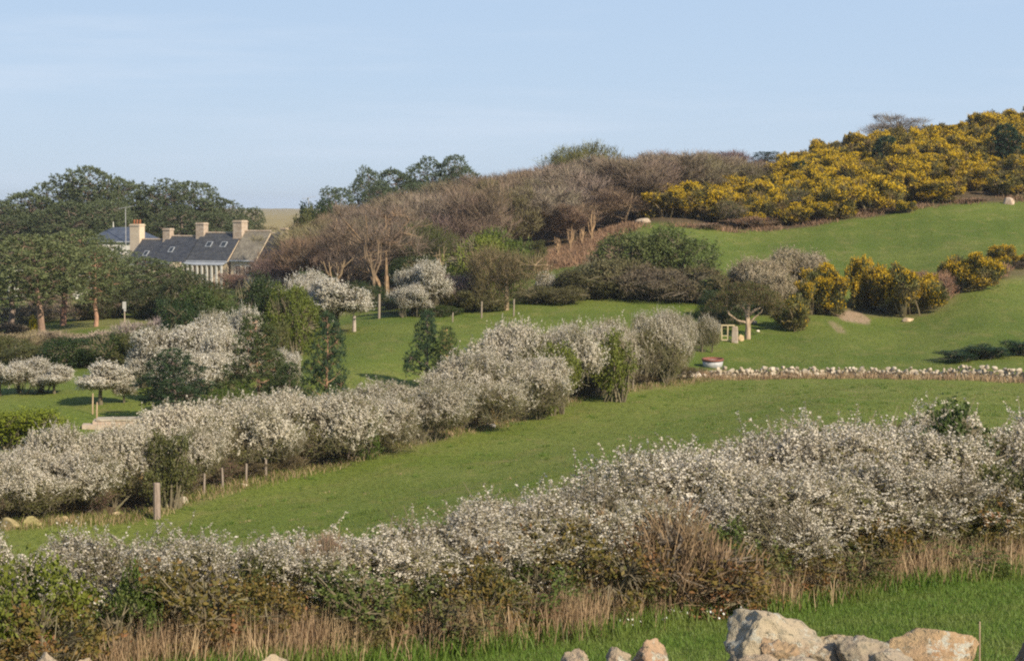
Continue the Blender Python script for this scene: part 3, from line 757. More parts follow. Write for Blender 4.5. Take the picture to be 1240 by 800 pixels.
# dry stalks at the foot of the hedge: nobody could count them
def blades(name, spots, n, hmin, hmax, w, mat_, lean=.25, cards=1):
    """spots: list of (px, Y, radius_x, radius_y, weight)"""
    rng = np.random.default_rng(hash(name) % 1000 if False else len(name) * 13)
    wts = np.array([s[4] for s in spots], float); wts /= wts.sum()
    k = rng.choice(len(spots), n, p=wts)
    cen = np.array([xy(s[0], s[1]) for s in spots]); rad = np.array([(s[2], s[3]) for s in spots])
    p = cen[k] + rng.normal(size=(n, 2)) * .5 * rad[k]
    z = ground(p[:, 0], p[:, 1])
    h = rng.uniform(hmin, hmax, n)
    d = unit(np.column_stack([rng.normal(size=(n, 2)) * lean, np.ones(n)]))
    g = Geo()
    base = np.column_stack([p, z - .03])
    mid = base + d * h[:, None] * .55
    tip = mid + unit(d + rng.normal(size=(n, 3)) * np.array([1, 1, .2]) * lean * .9) * h[:, None] * .45
    s = unit(np.column_stack([rng.normal(size=(n, 2)), np.zeros(n)])) * (w * rng.uniform(.6, 1.4, n))[:, None] / 2
    V = np.stack([base - s, base + s, mid + s * .8, mid - s * .8, tip], 1).reshape(-1, 3)
    i = np.arange(n)[:, None] * 5
    g.add(V, i + np.array([[0, 1, 2, 3]]), i + np.array([[3, 2, 4]]))
    return obj(name, g.mesh(name, M[mat_]))
st = []
for px, Y, w in [(130, 23.0, 1.2), (170, 23.3, 1.4), (215, 23.6, 1.8), (260, 23.9, 2.0), (300, 24.2, 1.6), (345, 24.6, 1.6), (385, 25.0, 1.2), (430, 25.4, .7), (480, 26, .6), (545, 26.4, 1.0), (585, 26.8, .8), (668, 27.6, 2.6), (690, 27.7, 1.4), (735, 28.4, .7), (780, 29, .5), (850, 29.9, .5),
                  (905, 30.2, 1.0), (925, 30.4, 1.5), (985, 31.1, .8), (1010, 31.5, 1.2), (1080, 32.2, .9), (1118, 32.5, 1.7), (1140, 32.8, 1.5), (1195, 33.3, .9), (1235, 33.9, .8), (90, 22.6, .6), (0, 21.8, .5), (1290, 34.6, .8), (-80, 21.2, .8)]:
    st.append((px, Y, .5, .45, w))
tag(blades('dead_grass', st, 14500, .25, .85, .013, 'deadgrass', .2), 'tall pale dead grass standing along the foot of the roadside hedge', 'dead grass', kind='stuff')
st2 = [(q[0], q[1] - .2, .7, .5, 1) for q in st]
tag(blades('hedge_grass', st2, 22000, .15, .42, .014, 'verdant', .3), 'rough green grass growing along the foot of the roadside hedge', 'grass', kind='stuff')

def scatter_field(name, n, pxr, Yr, keep, hmin, hmax, w, mat_, lean=.45, per=1, spread=.05):
    rng = np.random.default_rng(len(name) * 17 + n)
    Y = np.sqrt(rng.uniform(Yr[0] ** 2, Yr[1] ** 2, n)); px = rng.uniform(*pxr, n)
    x = (px - 620) / F * Y
    ok = keep(px, Y, x)
    x = x[ok]; Y = Y[ok]
    if per > 1:
        x = np.repeat(x, per) + rng.normal(size=len(x) * per) * spread; Y = np.repeat(Y, per) + rng.normal(size=len(Y) * per) * spread
    n = len(x)
    z = ground(x, Y)
    h = rng.uniform(hmin, hmax, n)
    base = np.column_stack([x, Y, z - .01])
    d = unit(np.column_stack([rng.normal(size=(n, 2)) * lean, np.ones(n)]))
    mid = base + d * h[:, None] * .5
    tip = mid + unit(d + np.column_stack([rng.normal(size=(n, 2)) * lean, np.zeros(n)])) * h[:, None] * .5
    s = unit(np.column_stack([rng.normal(size=(n, 2)), np.zeros(n)])) * (w * rng.uniform(.6, 1.4, n))[:, None] / 2
    V = np.stack([base - s, base + s, mid + s * .8, mid - s * .8, tip], 1).reshape(-1, 3)
    i = np.arange(n)[:, None] * 5
    g = Geo(); g.add(V, i + np.array([[0, 1, 2, 3]]), i + np.array([[3, 2, 4]]))
    return obj(name, g.mesh(name, M[mat_]))
_hx = np.array([xy(*q) for q in ((-250, 21), (0, 22.6), (250, 24.6), (480, 26.5), (760, 29.3), (1000, 32), (1240, 35.6), (1450, 38))])
def near_keep(px, Y, x):
    lim = np.interp(x / Y, _hx[:, 0] / _hx[:, 1], _hx[:, 1])
    return Y < lim
tag(scatter_field('near_grass', 60000, (330, 1330), (15, 36), near_keep, .04, .12, .011, 'verdant', per=2), 'fresh green grass strip between boulders and roadside hedge', 'grass', kind='stuff')
_mh = np.array([xy(*q) for q in ((-200, 74), (20, 80), (190, 85), (400, 97.5), (600, 111.5), (750, 125), (860, 132), (1240, 122), (1420, 119))])
def mid_keep(px, Y, x):
    lim = np.interp(x / Y, _mh[:, 0] / _mh[:, 1], _mh[:, 1])
    return (Y < lim) & (np.sin(x * .9 + np.sin(Y * .35) * 2) + np.sin(Y * .6 + x * .13) > -.9)
tag(scatter_field('field_grass', 42000, (-80, 1330), (46, 134), mid_keep, .04, .13, .025, 'grass', per=3, spread=.06), 'short grazed grass of the field between the two hedges', 'grass', kind='stuff')
def far_keep(px, Y, x):
    d = seg_dist(np.column_stack([x, Y]), GORSE_ROW)
    return ((px > 865) & (Y > 133)) & (d > 2.5) | ((px < 865) & (px > 340) & (Y > 118) & (Y < 160) & (Y > np.interp(x / Y, _mh[:, 0] / _mh[:, 1], _mh[:, 1]) + 4))
tag(scatter_field('pasture_grass', 38000, (340, 1330), (118, 222), far_keep, .05, .14, .035, 'grass', per=2, spread=.08), 'short green grass of the sloping pasture beyond the stone wall', 'grass', kind='stuff')

rng = np.random.default_rng(21); sp = []
while len(sp) < 420:
    px = rng.uniform(-60, 1320); Y = math.sqrt(rng.uniform(48 ** 2, 133 ** 2)); x = (px - 620) / F * Y
    if Y < np.interp(x / Y, _mh[:, 0] / _mh[:, 1], _mh[:, 1]) - 1: sp.append((px, Y, rng.uniform(.15, .5), rng.uniform(.15, .4), rng.uniform(.3, 1)))
tag(blades('grass_tussocks', sp, 21000, .08, .24, .022, 'verdant', .5), 'slightly taller darker tussocks dotted over the grazed field', 'grass', kind='stuff')
sp = []
while len(sp) < 260:
    px = rng.uniform(-60, 1320); Y = math.sqrt(rng.uniform(48 ** 2, 133 ** 2)); x = (px - 620) / F * Y
    if Y < np.interp(x / Y, _mh[:, 0] / _mh[:, 1], _mh[:, 1]) - 1: sp.append((px, Y, rng.uniform(.2, .9), rng.uniform(.15, .5), rng.uniform(.3, 1)))
tag(blades('withered_grass', sp, 4500, .05, .16, .02, 'deadgrass', .6), 'faint withered straw patches in the grazed field', 'dead grass', kind='stuff')
# small white flowers in the near grass
g = Geo(); rng = np.random.default_rng(5)
for px, Y, n, r in [(760, 28.3, 18, .16), (805, 28.8, 20, .14), (848, 29.6, 60, .34), (880, 30.0, 24, .3), (1020, 31.6, 10, .2), (690, 27.3, 6, .2)]:
    c = np.array(xy(px, Y)); p = c + rng.normal(size=(n, 2)) * (r, r * 2)
    z = ground(p[:, 0], p[:, 1]) + rng.uniform(.08, .2, n)
    g.diamonds(np.column_stack([p, z]), unit(rng.normal(size=(n, 3))), unit(rng.normal(size=(n, 3)) * .5 + np.array([0, -.6, .7])), rng.uniform(.025, .05, n), .03)
tag(obj('daisies', g.mesh('daisies', M['daisy'])), 'sprinkle of tiny white flowers in the grass below the roadside hedge', 'flowers', kind='stuff')

# ------------------------------------------------------------------ boulders of the roadside wall
def boulder(px, py, Y, size, seed, lab, tintc=(1, 1, 1), rz=0., cuts=9, tilt=0., name='boulder', sub=4):
    p = at(px, py, Y)
    g = Geo(); g.stone((0, 0, 0), size, seed, 5, cuts + 9, .13, rot=0)
    o = obj(name, g.mesh(name, M['granite'], True), None, tuple(.86 * (.75 * c + .25 * sum(tintc) / 3) for c in tintc))
    o.location = p; o.rotation_euler = (0, tilt, rz)
    return tag(o, lab, 'boulder', 'boulders on the roadside wall')
boulder(952, 797, 13.0, (.84, .5, .56), 3, 'tallest boulder with pale lichen and a sloping shoulder', (1.0, .98, .90), .0, 8, .22)
boulder(1004, 803, 12.95, (.62, .45, .44), 6, 'sloping lichen covered boulder merging into the flank of the tallest boulder', (1.0, .95, .84), .2, 8, .30)
boulder(946, 812, 12.55, (.30, .24, .42), 5, 'narrow upright rusty faced boulder leaning against the tallest boulder', (.95, .75, .55), .3, 8, -.1)
boulder(1046, 806, 12.8, (.36, .4, .40), 8, 'grey lichen spotted boulder wedged between the tallest and the long tan boulder', (.8, .78, .74), .2)
boulder(1116, 790, 12.9, (.76, .5, .33), 11, 'long tan boulder with a blunt square end', (1.08, .86, .58), -.05, 8, -.03)
boulder(1022, 784, 13.2, (.42, .3, .26), 12, 'small tan boulder behind the grey spotted boulder', (.95, .85, .68), .4)
boulder(1085, 812, 12.4, (.36, .3, .26), 14, 'low pale grey boulder beneath the long tan boulder', (.85, .82, .80), .2)
boulder(925, 815, 12.2, (.42, .3, .26), 16, 'low pale pink boulder at the foot of the tallest boulder', (1.0, .88, .80), -.2)
boulder(978, 818, 12.1, (.4, .3, .24), 18, 'low grey boulder in front of the upright rusty boulder', (.9, .86, .84), .5)
boulder(785, 797, 13.0, (.26, .24, .26), 21, 'rounded pinkish boulder beside the pointed grey boulder', (1.05, .80, .64), .2)
boulder(745, 799, 12.8, (.20, .22, .27), 24, 'pointed grey boulder between two pinkish boulders', (.82, .76, .68), .0, 6, .25)
boulder(697, 806, 12.7, (.17, .2, .24), 27, 'small pointed pale boulder with one shaded flank', (.95, .86, .78), .3, 6, .1)
boulder(850, 816, 12.6, (.34, .26, .22), 29, 'flat brown boulder barely showing at the bottom edge', (.85, .68, .55), .1)
boulder(1246, 792, 12.8, (.20, .24, .22), 31, 'dark grey boulder cut by the frame corner', (.50, .48, .46), .2)
boulder(322, 812, 12.6, (.30, .26, .20), 33, 'pale flat boulder below the tallest dead grass', (1.0, .92, .82), .2)
boulder(56, 806, 12.6, (.22, .22, .20), 35, 'pale boulder under the bright green ivy bush', (1.0, .92, .84), .3)
boulder(98, 814, 12.6, (.18, .2, .18), 37, 'small boulder beside the pale boulder under the ivy', (.9, .8, .7), .3)
# the wall course carrying them
g = Geo(); rng = np.random.default_rng(11)
for i, px in enumerate(np.arange(-120, 1400, 58)):
    for k in range(3):
        Y = 12.5 + rng.uniform(-.15, .25)
        p = at(px + rng.uniform(-12, 12), 862 + k * 62, Y)
        g.stone(p, rng.uniform(.30, .46, 3) * np.array([1, 1, .85]), 500 + i * 3 + k, 2, 8, .08, rot=rng.uniform(-.5, .5))
o = obj('dry_stone_wall', g.mesh('dry_stone_wall', M['granite'], False), None, (1, .94, .86))
tag(o, 'tan dry stone roadside wall whose course carries the boulders at the bottom edge', 'wall')
# thin stick by the long boulder
p, _ = foot(1187, 13.4)
g = Geo(); g.tubes(np.array([[0, 0, 0], [.004, 0, .5], [-.003, 0, 1.12]]), np.array([.008, .007, .005]), 6, True)
o = obj('stick', g.mesh('stick', M['wood']), None, (1.5, 1.3, 1.0)); t = at(1187, 752, 13.4); o.location = (t[0], t[1], t[2] - 1.12)
tag(o, 'thin upright stick beside the blunt end of the long tan boulder', 'stick')

# ------------------------------------------------------------------ hedge across the valley
GM = 'blackthorn bushes of the hedge across the field'
for key, px, Y, top, w, lab in [
    ('wide0', -30, 82, 560, 150, 'far hedge blackthorn cut by the frame edge, low and pale'),
    ('wide1', 40, 84, 547, 150, 'wide spreading blackthorn above mossy stones at the low end of the far hedge'),
    ('wide2', 114, 86, 518, 112, 'blackthorn peaking above the ochre heap in the far hedge'),
    ('widegrey0', 190, 89.5, 520, 110, 'greenish thin blackthorn directly above the thick wooden post'),
    ('wide3', 245, 92.5, 492, 140, 'broad blackthorn right after the thick wooden post'),
    ('widegrey1', 298, 95, 500, 90, 'greyish blackthorn in the notch before the widest crown'),
    ('wide1', 350, 97, 478, 150, 'widest blackthorn crown in the far hedge, below the dark pine sapling'),
    ('wide2', 422, 100.5, 484, 120, 'blackthorn behind the short leaning pale post'),
    ('widegrey0', 478, 104, 470, 130, 'smooth greyish blackthorn beside the slanting pale post'),
    ('widegrey2', 540, 108, 462, 130, 'smooth grey pink blackthorn just below the paired pine saplings'),
    ('wide0', 604, 112.5, 428, 120, 'bright white blackthorn with yellowish forked stems'),
    ('wide3', 642, 118, 394, 110, 'tallest bright white blackthorn of the far hedge'),
    ('wide2', 712, 121.5, 396, 72, 'bright white blackthorn between the two round green bushes'),
    ('widegrey0', 772, 127.5, 388, 84, 'greyish blackthorn right after the second round green bush'),
    ('widegrey1', 800, 130, 378, 52, 'grey cream blackthorn near the top of the far hedge'),
    ('widegrey0', 846, 145, 384, 36, 'last grey blackthorn of the far hedge, beside the water trough'),
]:
    place(key, 'blackthorn_bush', px, Y, top - 2, w * 1.13, lab, 'bush', GM, dscale=.55, parts_tint={'blossom': (lambda q: (q, q * .985, q * .96))(random.uniform(.86, 1.06))}, rz=random.choice([0, math.pi]) + random.uniform(-.3, .3))
for key, px, Y, top, w, lab, t in [
    ('shrub0', 675, 114.4, 416, 50, 'round green bush in front of the tallest white blackthorn', YELLOWG),
    ('shrub1', 742, 119.2, 402, 50, 'round green bush beside greyish blackthorn in the far hedge', YELLOWG),
    ('shrub2', 207, 85.6, 524, 56, 'leafy olive bush leaning over the thick wooden post', OLIVE),
    ('shrub0', 435, 98.6, 488, 40, 'small green tuft bush on the crown behind the leaning post', GREEN),
    ('shrub1', 800, 129, 410, 40, 'small olive bush within the grey cream blackthorn', OLIVE),
]:
    place(key, 'green_shrub', px, Y, top, w, lab, 'shrub', 'green shrubs in the hedge across the field', tint=t)
rng = np.random.default_rng(77)
low = [(-20, 81), (25, 82.4), (70, 83.4), (105, 84.4), (150, 86.5), (215, 88), (255, 90.2), (295, 92.6), (335, 95), (375, 97), (415, 99.3), (455, 102), (495, 105), (535, 108), (575, 111), (615, 114.5), (655, 118), (695, 121.5), (735, 124.6), (775, 128), (815, 131)]
lnear = ['cut by the frame', 'above the first mossy stone', 'after the mossy stones', 'before the ochre heap', 'beside the ochre heap', 'just past the thick wooden post', 'under the broad crown past the post', 'under the notch in the hedge', 'under the widest crown',
         'before the leaning pale post', 'at the leaning pale post', 'between the two pale posts', 'at the slanting pale post', 'below the paired pine saplings', 'before the yellowish forked stems', 'under the yellowish forked stems', 'under the first round green bush',
         'between round green bushes', 'under the second round green bush', 'below greyish blossom', 'before the loose white stones']
for i, (px, Y) in enumerate(low):
    place(f'scrub{1 if i % 3 else 0}', 'hedge_scrub', px, Y + .6, 0, 62, 'brown twiggy scrub at the far hedge foot ' + lnear[i], 'scrub', 'brown scrub at the foot of the far hedge', h=rng.uniform(.7, 1.35), dscale=.8, tint=(.13, .105, .05) if i % 3 else None)
# yellow forked stems
p, _ = foot(600, 111.2)
g = Geo()
for a, b in (((0, 0, -.1), (-.25, 0, 1.1)), ((0, 0, 0), (.45, .1, 1.9)), ((.1, 0, .4), (.95, 0, 1.3)), ((-.05, 0, .3), (-.8, .1, 1.7)), ((.3, .07, 1.1), (.1, .1, 2.0))):
    a = np.array(a); b = np.array(b); m = (a + b) / 2 + (0.08, 0, -.05)
    g.tubes(np.array([a, m, b]), np.array([.07, .055, .04]), 6)
o = obj('forked_stem', g.mesh('forked_stem', M['bark']), None, (2.1, 1.7, .6)); o.location = p
tag(o, 'yellowish forked bare stems rising through the bright white blackthorn', 'stem')
# posts of the far hedge
def post(px, Y, h, r, lab, lean=(0, 0), tintc=(1, 1, 1), name='fence_post', grp='fence posts along the far hedge', square=False):
    p, _ = foot(px, Y)
    g = Geo()
    s = 4 if square else 9
    g.tubes(np.array([[0, 0, -.3], [lean[0] * .5, lean[1] * .5, h * .5], [lean[0], lean[1], h - .03], [lean[0], lean[1], h]]), np.array([r * 1.05, r, r * .97, r * .8]), s, True)
    o = obj(name, g.mesh(name, M['wood']), None, tintc); o.location = p
    return tag(o, lab, 'post', grp)
post(190, 84.2, 1.5, .15, 'thick pale wooden post standing at the lower field edge', tintc=(1.0, .9, .86), name='wooden_post', grp=None)
for px, Y, h, r, lean, lab in [
    (247, 88.6, .95, .05, (.03, 0), 'slim grey post, first after the thick wooden post'), (270, 90, .95, .05, (-.04, 0), 'slim grey post, second after the thick wooden post'),
    (298, 91.6, .9, .05, (.02, 0), 'slim grey post, third after the thick wooden post'), (322, 93.0, .9, .06, (0, 0), 'slim grey post, fourth after the thick wooden post'),
    (419, 98.7, 1.05, .05, (.38, 0), 'short pale post leaning over towards the white blossom'), (499, 103.7, 1.25, .05, (-.22, 0), 'slanting pale post under smooth grey blossom'),
    (590, 110.2, 1.0, .05, (.05, 0), 'slim post just before the yellowish forked stems'), (640, 114.7, 1.1, .05, (-.35, 0), 'leaning post just after the yellowish forked stems'),
    (690, 118.8, 1.7, .06, (-.45, 0), 'long slanting pole under the first round green bush'), (766, 125.3, 1.3, .05, (.1, 0), 'pale post beneath the greyish blossom near the white stones'),
]:
    post(px, Y, h, r, lab, lean, (.95, .9, .85))
# ochre heap behind the hedge
p, _ = foot(150, 88.6)
g = Geo()
g.stone((-.55, 0, .55), (1.5, 1.5, 1.7), 61, 3, 3, .10); g.stone((.55, .2, .55), (1.4, 1.4, 1.7), 62, 3, 3, .10)
o = obj('soil_heap', g.mesh('soil_heap', M['soil'], True)); o.location = p
tag(o, 'ochre yellow heap glimpsed behind hedge stems beside the thick wooden post', 'heap')
# dark feeder at the low end
p, _ = foot(45, 84.0)
g = Geo()
pr = [(0.0, .02), (.42, .02), (.50, .1), (.52, .62), (.55, .66), (.52, .70), (.40, .70), (.34, .45), (0.0, .42)]
def lathe(g, prof, n=24, cx=0, cy=0):
    a = np.arange(n) * 2 * math.pi / n
    V = np.array([[(cx + r * math.cos(t), cy + r * math.sin(t), z) for t in a] for r, z in prof]); k = len(prof)
    idx = np.arange(k * n).reshape(k, n)
    f = np.stack([idx[:-1], np.roll(idx[:-1], -1, 1), np.roll(idx[1:], -1, 1), idx[1:]], -1).reshape(-1, 4)
    g.add(V, f)
lathe(g, pr)
o = obj('feed_bucket', g.mesh('feed_bucket', M['darkwood'], True)); o.location = p; o.rotation_euler = (.5, 0, 0)
tag(o, 'dark round feed tub tipped under the low end of the far hedge', 'tub')
# stones at the hedge foot
def field_stone(px, Y, s, seed, lab, tintc=(1, 1, 1), grp='loose field stones', up=.2):
    p, _ = foot(px, Y)
    g = Geo(); g.stone((0, 0, s[2] * up), s, seed, 3, 8, .08)
    o = obj('field_stone', g.mesh('field_stone', M['wallstone'], True), None, tintc); o.location = p
    return tag(o, lab, 'stone', grp)
for i, (px, Y, s, lab, t) in enumerate([
    (12, 80.2, (.9, .6, .62), 'mossy tan stone at the very low end of the far hedge', (.8, .7, .4)),
    (40, 80.9, (.8, .6, .55), 'second mossy stone beside the tub', (.85, .78, .4)),
    (75, 82.2, (.6, .5, .35), 'low tan stone in the grass after the mossy stones', (.9, .75, .5)),
    (140, 85.0, (.4, .3, .22), 'small pale stone in front of the ochre heap', (1.1, .95, .7)),
    (200, 86.0, (.5, .5, .4), 'tan stone touching the thick wooden post', (1, .9, .7)),
    (213, 86.6, (.55, .5, .45), 'round pale stone just past the thick wooden post', (1.1, 1.0, .85)),
    (223, 87.0, (.5, .5, .42), 'grey stone next to the round pale stone', (.9, .85, .75)),
    (295, 91.0, (.4, .4, .25), 'flat pale stone under the slim posts', (1.1, 1, .85)),
    (596, 110.4, (.5, .4, .3), 'white stone beneath the yellowish forked stems', (1.3, 1.25, 1.2)),
    (724, 123.0, (.7, .5, .5), 'tan stone beneath the second round green bush', (1.1, 1.0, .8)),
    (748, 125.0, (.8, .6, .75), 'upright tan stone near the white stones', (1.1, .95, .7)),
    (828, 133.2, (.38, .3, .75), 'upright cream slab stone, first of the loose white stones', (1.35, 1.25, 1.05)),
    (838, 133.4, (.5, .4, .6), 'bright white broken stone beside the upright cream slab', (1.6, 1.55, 1.5)),
    (845, 133.4, (.55, .4, .62), 'bright white stone with a slanted face', (1.6, 1.55, 1.5)),
    (854, 133.6, (.45, .4, .35), 'low cream stone before the end of the far stone wall', (1.3, 1.2, 1.05)),
    (1155, 112, (.22, .2, .12), 'tiny white stone alone in the field below the far stone wall', (1.6, 1.5, 1.4)),
]):
    field_stone(px, Y, s, 300 + i, lab, t)

# ------------------------------------------------------------------ far dry stone wall
g = Geo(); rng = np.random.default_rng(43)
wl = np.array(WALL_FAR)
px_ = 862
for row in range(4):
    px_ = 860.0
    while px_ < 1400:
        Y = np.interp(px_, [842, 1000, 1240, 1420], [134, 132, 125, 122])
        hh = .80 if px_ > 1150 else .66
        w = float(np.clip(rng.lognormal(-1.45, .45), .10, .60))
        q, _ = foot(px_ + w / 2 * F / Y, Y)
        s = (w * rng.uniform(1.0, 1.25), rng.uniform(.3, .5), min(w * rng.uniform(.6, 1.1), .34) + .05)
        if not (row == 3 and rng.uniform() < .45):
            g.stone((q[0], q[1] + rng.uniform(-.10, .10), q[2] + hh / 4 * (row + .4) + rng.uniform(-.06, .07)), s, int(rng.integers(1e6)), 1 if row < 1 else 2, 11, .08, rot=rng.uniform(-.4, .4))
        px_ += w * F / Y * rng.uniform(.85, 1.1)
o = obj('dry_stone_wall', g.mesh('dry_stone_wall', M['wallstone'], False), None, (1.08, 1.0, .88))
tag(o, 'low pale dry stone wall crossing between the grazed field and the pasture', 'wall')
st = [(px, np.interp(px, [842, 1000, 1240, 1420], [134, 132, 125, 122]) + s_, .8, .5, w_) for px in range(850, 1400, 25) for s_, w_ in ((.9, 1.2), (-.8, .9))]
tag(blades('wall_grass', st, 8000, .2, .6, .03, 'deadgrass', .3), 'dry grass growing along both sides of the far stone wall', 'dead grass', kind='stuff')
st = [(px, Y - 1.3, .8, .6, 1) for px, Y in zip(np.linspace(0, 850, 45), np.interp(np.linspace(0, 850, 45), [0, 190, 400, 600, 750, 860], [81, 86.5, 98, 112, 125.5, 133.5]))]
tag(blades('verge_grass', st, 3800, .15, .45, .025, 'deadgrass', .4), 'straw coloured rough grass along the foot of the far hedge', 'dead grass', kind='stuff')

tag(blades('bank_grass', [(a, b + .3, 1.0, .9, 1) for a, b, *_ in st], 9000, .12, .4, .025, 'grass', .4), 'tufted green grass along the foot of the far hedge', 'grass', kind='stuff')
# ------------------------------------------------------------------ trough, gate and pillar
p, _ = foot(863, 138.5)
e = empty('water_trough', p, 'round pale water trough with a red brown rim on the pasture', 'trough', tiltx=.06, scale=(.93, .93, .85))
g = Geo(); lathe(g, [(.66, 0), (.70, .05), (.76, .5), (.70, .5), (.64, .10), (0, .10)], 40); obj('tub', g.mesh('tub', M['metal'], True), e)
g = Geo(); lathe(g, [(.755, .50), (.80, .505), (.80, .68), (.70, .68), (.70, .50)], 40); obj('rim', g.mesh('rim', M['rust'], True), e)
p, _ = foot(883, 150.5)
e = empty('field_gate', p, 'pale open framed field gate hung beside the white trunked tree', 'gate', rz=-.15)
g = Geo()
for x in (-.55, -.1, .35): g.box((x, 0, .68), (.09, .07, 1.15))
g.box((-.1, .002, 1.22), (1.0, .062, .09)); g.box((-.1, .002, .14), (1.0, .062, .09)); g.box((-.1, .003, .45), (.98, .055, .06))
obj('gate_frame', g.mesh('gate_frame', M['wood']), e, (2.0, 1.9, 1.35))
p, _ = foot(890, 150.3)
g = Geo(); g.box((0, 0, .5), (.42, .36, 1.3), taper=.86); g.stone((0, 0, 1.14), (.40, .34, .16), 4, 2, 4, .05)
o = obj('gate_pillar', g.mesh('gate_pillar', M['palestone'])); o.location = p; o.rotation_euler = (0, 0, -.3)
tag(o, 'squat cream stone gate pillar beside the pale field gate', 'pillar')
field_stone(897, 151.5, (.5, .45, .75), 401, 'rounded tan stone leaning at the white trunk near the gate', (1.2, .95, .6))
field_stone(918, 156, (.3, .25, .2), 402, 'small white stone on the bank right of the white trunk', (1.6, 1.5, 1.4))
field_stone(912, 160, (1.0, .6, .4), 403, 'flat pale stone at the bank behind the white trunk', (1.2, 1.05, .9))

# bent hawthorn with white trunk
p, _ = foot(905, 152.5)
rng = np.random.default_rng(9)
e = empty('hawthorn', p, 'bent hawthorn with a whitish trunk and flat olive crown above the gate', 'tree')
tr = Geo()
for pts, r in [
    ([(0, 0, -.3), (.05, 0, .9), (-.02, 0, 1.8), (.15, .1, 2.7)], (.24, .20, .17, .10)),
    ([(-.02, 0, 1.2), (-.75, -.05, 1.35), (-1.4, 0, 1.9), (-1.7, 0, 2.8)], (.12, .10, .08, .05)),
    ([(0, 0, 1.7), (.6, 0, 2.2), (1.4, .1, 2.5), (2.0, .1, 2.7)], (.13, .10, .07, .04)),
    ([(0, 0, 1.75), (-.35, .2, 2.4), (-.9, .2, 2.9), (-1.3, .2, 3.3)], (.12, .09, .06, .04)),
    ([(.03, 0, 1.0), (.5, -.1, 1.6), (1.0, -.1, 2.0), (1.3, 0, 2.6)], (.09, .07, .05, .03)),
]:
    tr.tubes(np.array(pts, float), np.array(r), 8)
obj('trunk', tr.mesh('trunk', M['bark'], True), e, (2.3, 2.1, 1.9))
L = Lumps([(-1.5, 0, 3.1), (-.7, .3, 3.6), (.1, -.1, 3.7), (.9, .2, 3.5), (1.7, 0, 3.0), (-2.1, .1, 2.5), (2.0, .2, 2.5), (.3, .9, 3.4), (-.4, -.7, 3.3), (1.1, -.7, 3.0)], [(.95, .9, .62)] * 10)
P, N = L.shell(rng, 5200, .5, 1.03, up=.35, inside=.4)
cr = Geo(); cr.diamonds(P, unit(N * .7 + np.array([0, 0, .4]) + rng.normal(size=P.shape) * .5), rng.normal(size=P.shape), rng.uniform(.3, .7, len(P)), .022)
obj('crown', cr.mesh('crown', M['bare']), e, (.17, .13, .07))
P, N = L.shell(rng, 7000, .72, 1.04, up=.5, inside=.5)
lf = Geo(); lf.diamonds(P, unit(rng.normal(size=P.shape)), unit(rng.normal(size=P.shape) * .7 + N), rng.uniform(.07, .14, len(P)), .06)
obj('foliage', lf.mesh('foliage', M['leaf']), e, (.085, .10, .025))

# gorse bushes on the pasture bank
for key, px, Y, top, w, lab in [
    ('dullgorse0', 958, 157, 352, 66, 'dull flowering gorse lowest on the bank, beside the white trunked tree'),
    ('goldgorse0', 1000, 165, 314, 74, 'round golden gorse before the grey blossom mound'),
    ('goldgorse1', 1043, 169, 306, 52, 'upright golden gorse standing behind the bare earth patch'),
    ('gorse0', 985, 164, 330, 44, 'small golden gorse tucked against the grey blossom mound'),
    ('goldgorse2', 1095, 166, 316, 88, 'big golden gorse with a stone at its foot, after the bare earth'),
    ('gorse1', 1120, 168, 326, 50, 'small gorse joined to the gorse with a stone at its foot'),
    ('goldgorse0', 1175, 172, 300, 66, 'golden gorse with a round shape beside brown bracken'),
    ('gorse2', 1152, 173, 312, 40, 'brownish gorse next to the round gorse beside the bracken'),
    ('goldgorse1', 1212, 182, 290, 54, 'highest golden gorse of the bank row'),
    ('gorse3', 1246, 184, 300, 44, 'gorse of the bank row cut by the frame'),
]:
    place(key, 'gorse_bush', px, Y, top + 7, w * .84, lab, 'bush', 'gorse bushes along the pasture bank', dscale=.8, parts_tint={'flowers': (.92, .86, .9)})
for px, Y, top, w, t, lab in [(1130, 170, 328, 50, (.30, .18, .12), 'brown twiggy bracken clump between two golden gorse bushes'), (1200, 176, 318, 46, (.32, .19, .13), 'reddish brown bracken clump below the highest bank gorse'),
                             (1072, 169, 332, 36, (.28, .22, .18), 'grey twiggy clump beside the big golden gorse'), (1232, 182, 316, 30, (.1, .08, .06), 'dark twiggy clump at the top end of the gorse row')]:
    place('scrub1', 'bracken_clump', px, Y, top, w, lab, 'shrub', 'twiggy clumps in the gorse row', tint=t)
field_stone(1100, 163, (1.0, .6, .5), 411, 'tan stone at the foot of the big golden gorse', (1.25, 1.0, .75))
field_stone(1220, 229, (1.6, .9, 1.1), 412, 'pale pinkish rock at the edge of the hilltop gorse', (1.2, 1.0, .9))
field_stone(781, 223, (2.2, 1.0, .8), 413, 'pale flat rock between the wood and the gorse hill', (.95, .82, .7))
# grey blossom mound
for key, px, Y, top, w, lab in [('far0', 925, 169, 312, 74, 'greyish cream blossom bush behind the olive tree crown'), ('far1', 962, 172, 302, 80, 'tallest greyish blossom bush behind the golden gorse'), ('far0', 905, 170, 326, 44, 'low grey bush beside the dark field hedge'), ('far1', 938, 165, 330, 60, 'lower grey bush between the olive crown and dull gorse')]:
    place(key, 'blackthorn_bush', px, Y, top, w, lab, 'bush', 'grey blossom bushes above the gate', parts_tint={'blossom': (.84, .76, .63)})
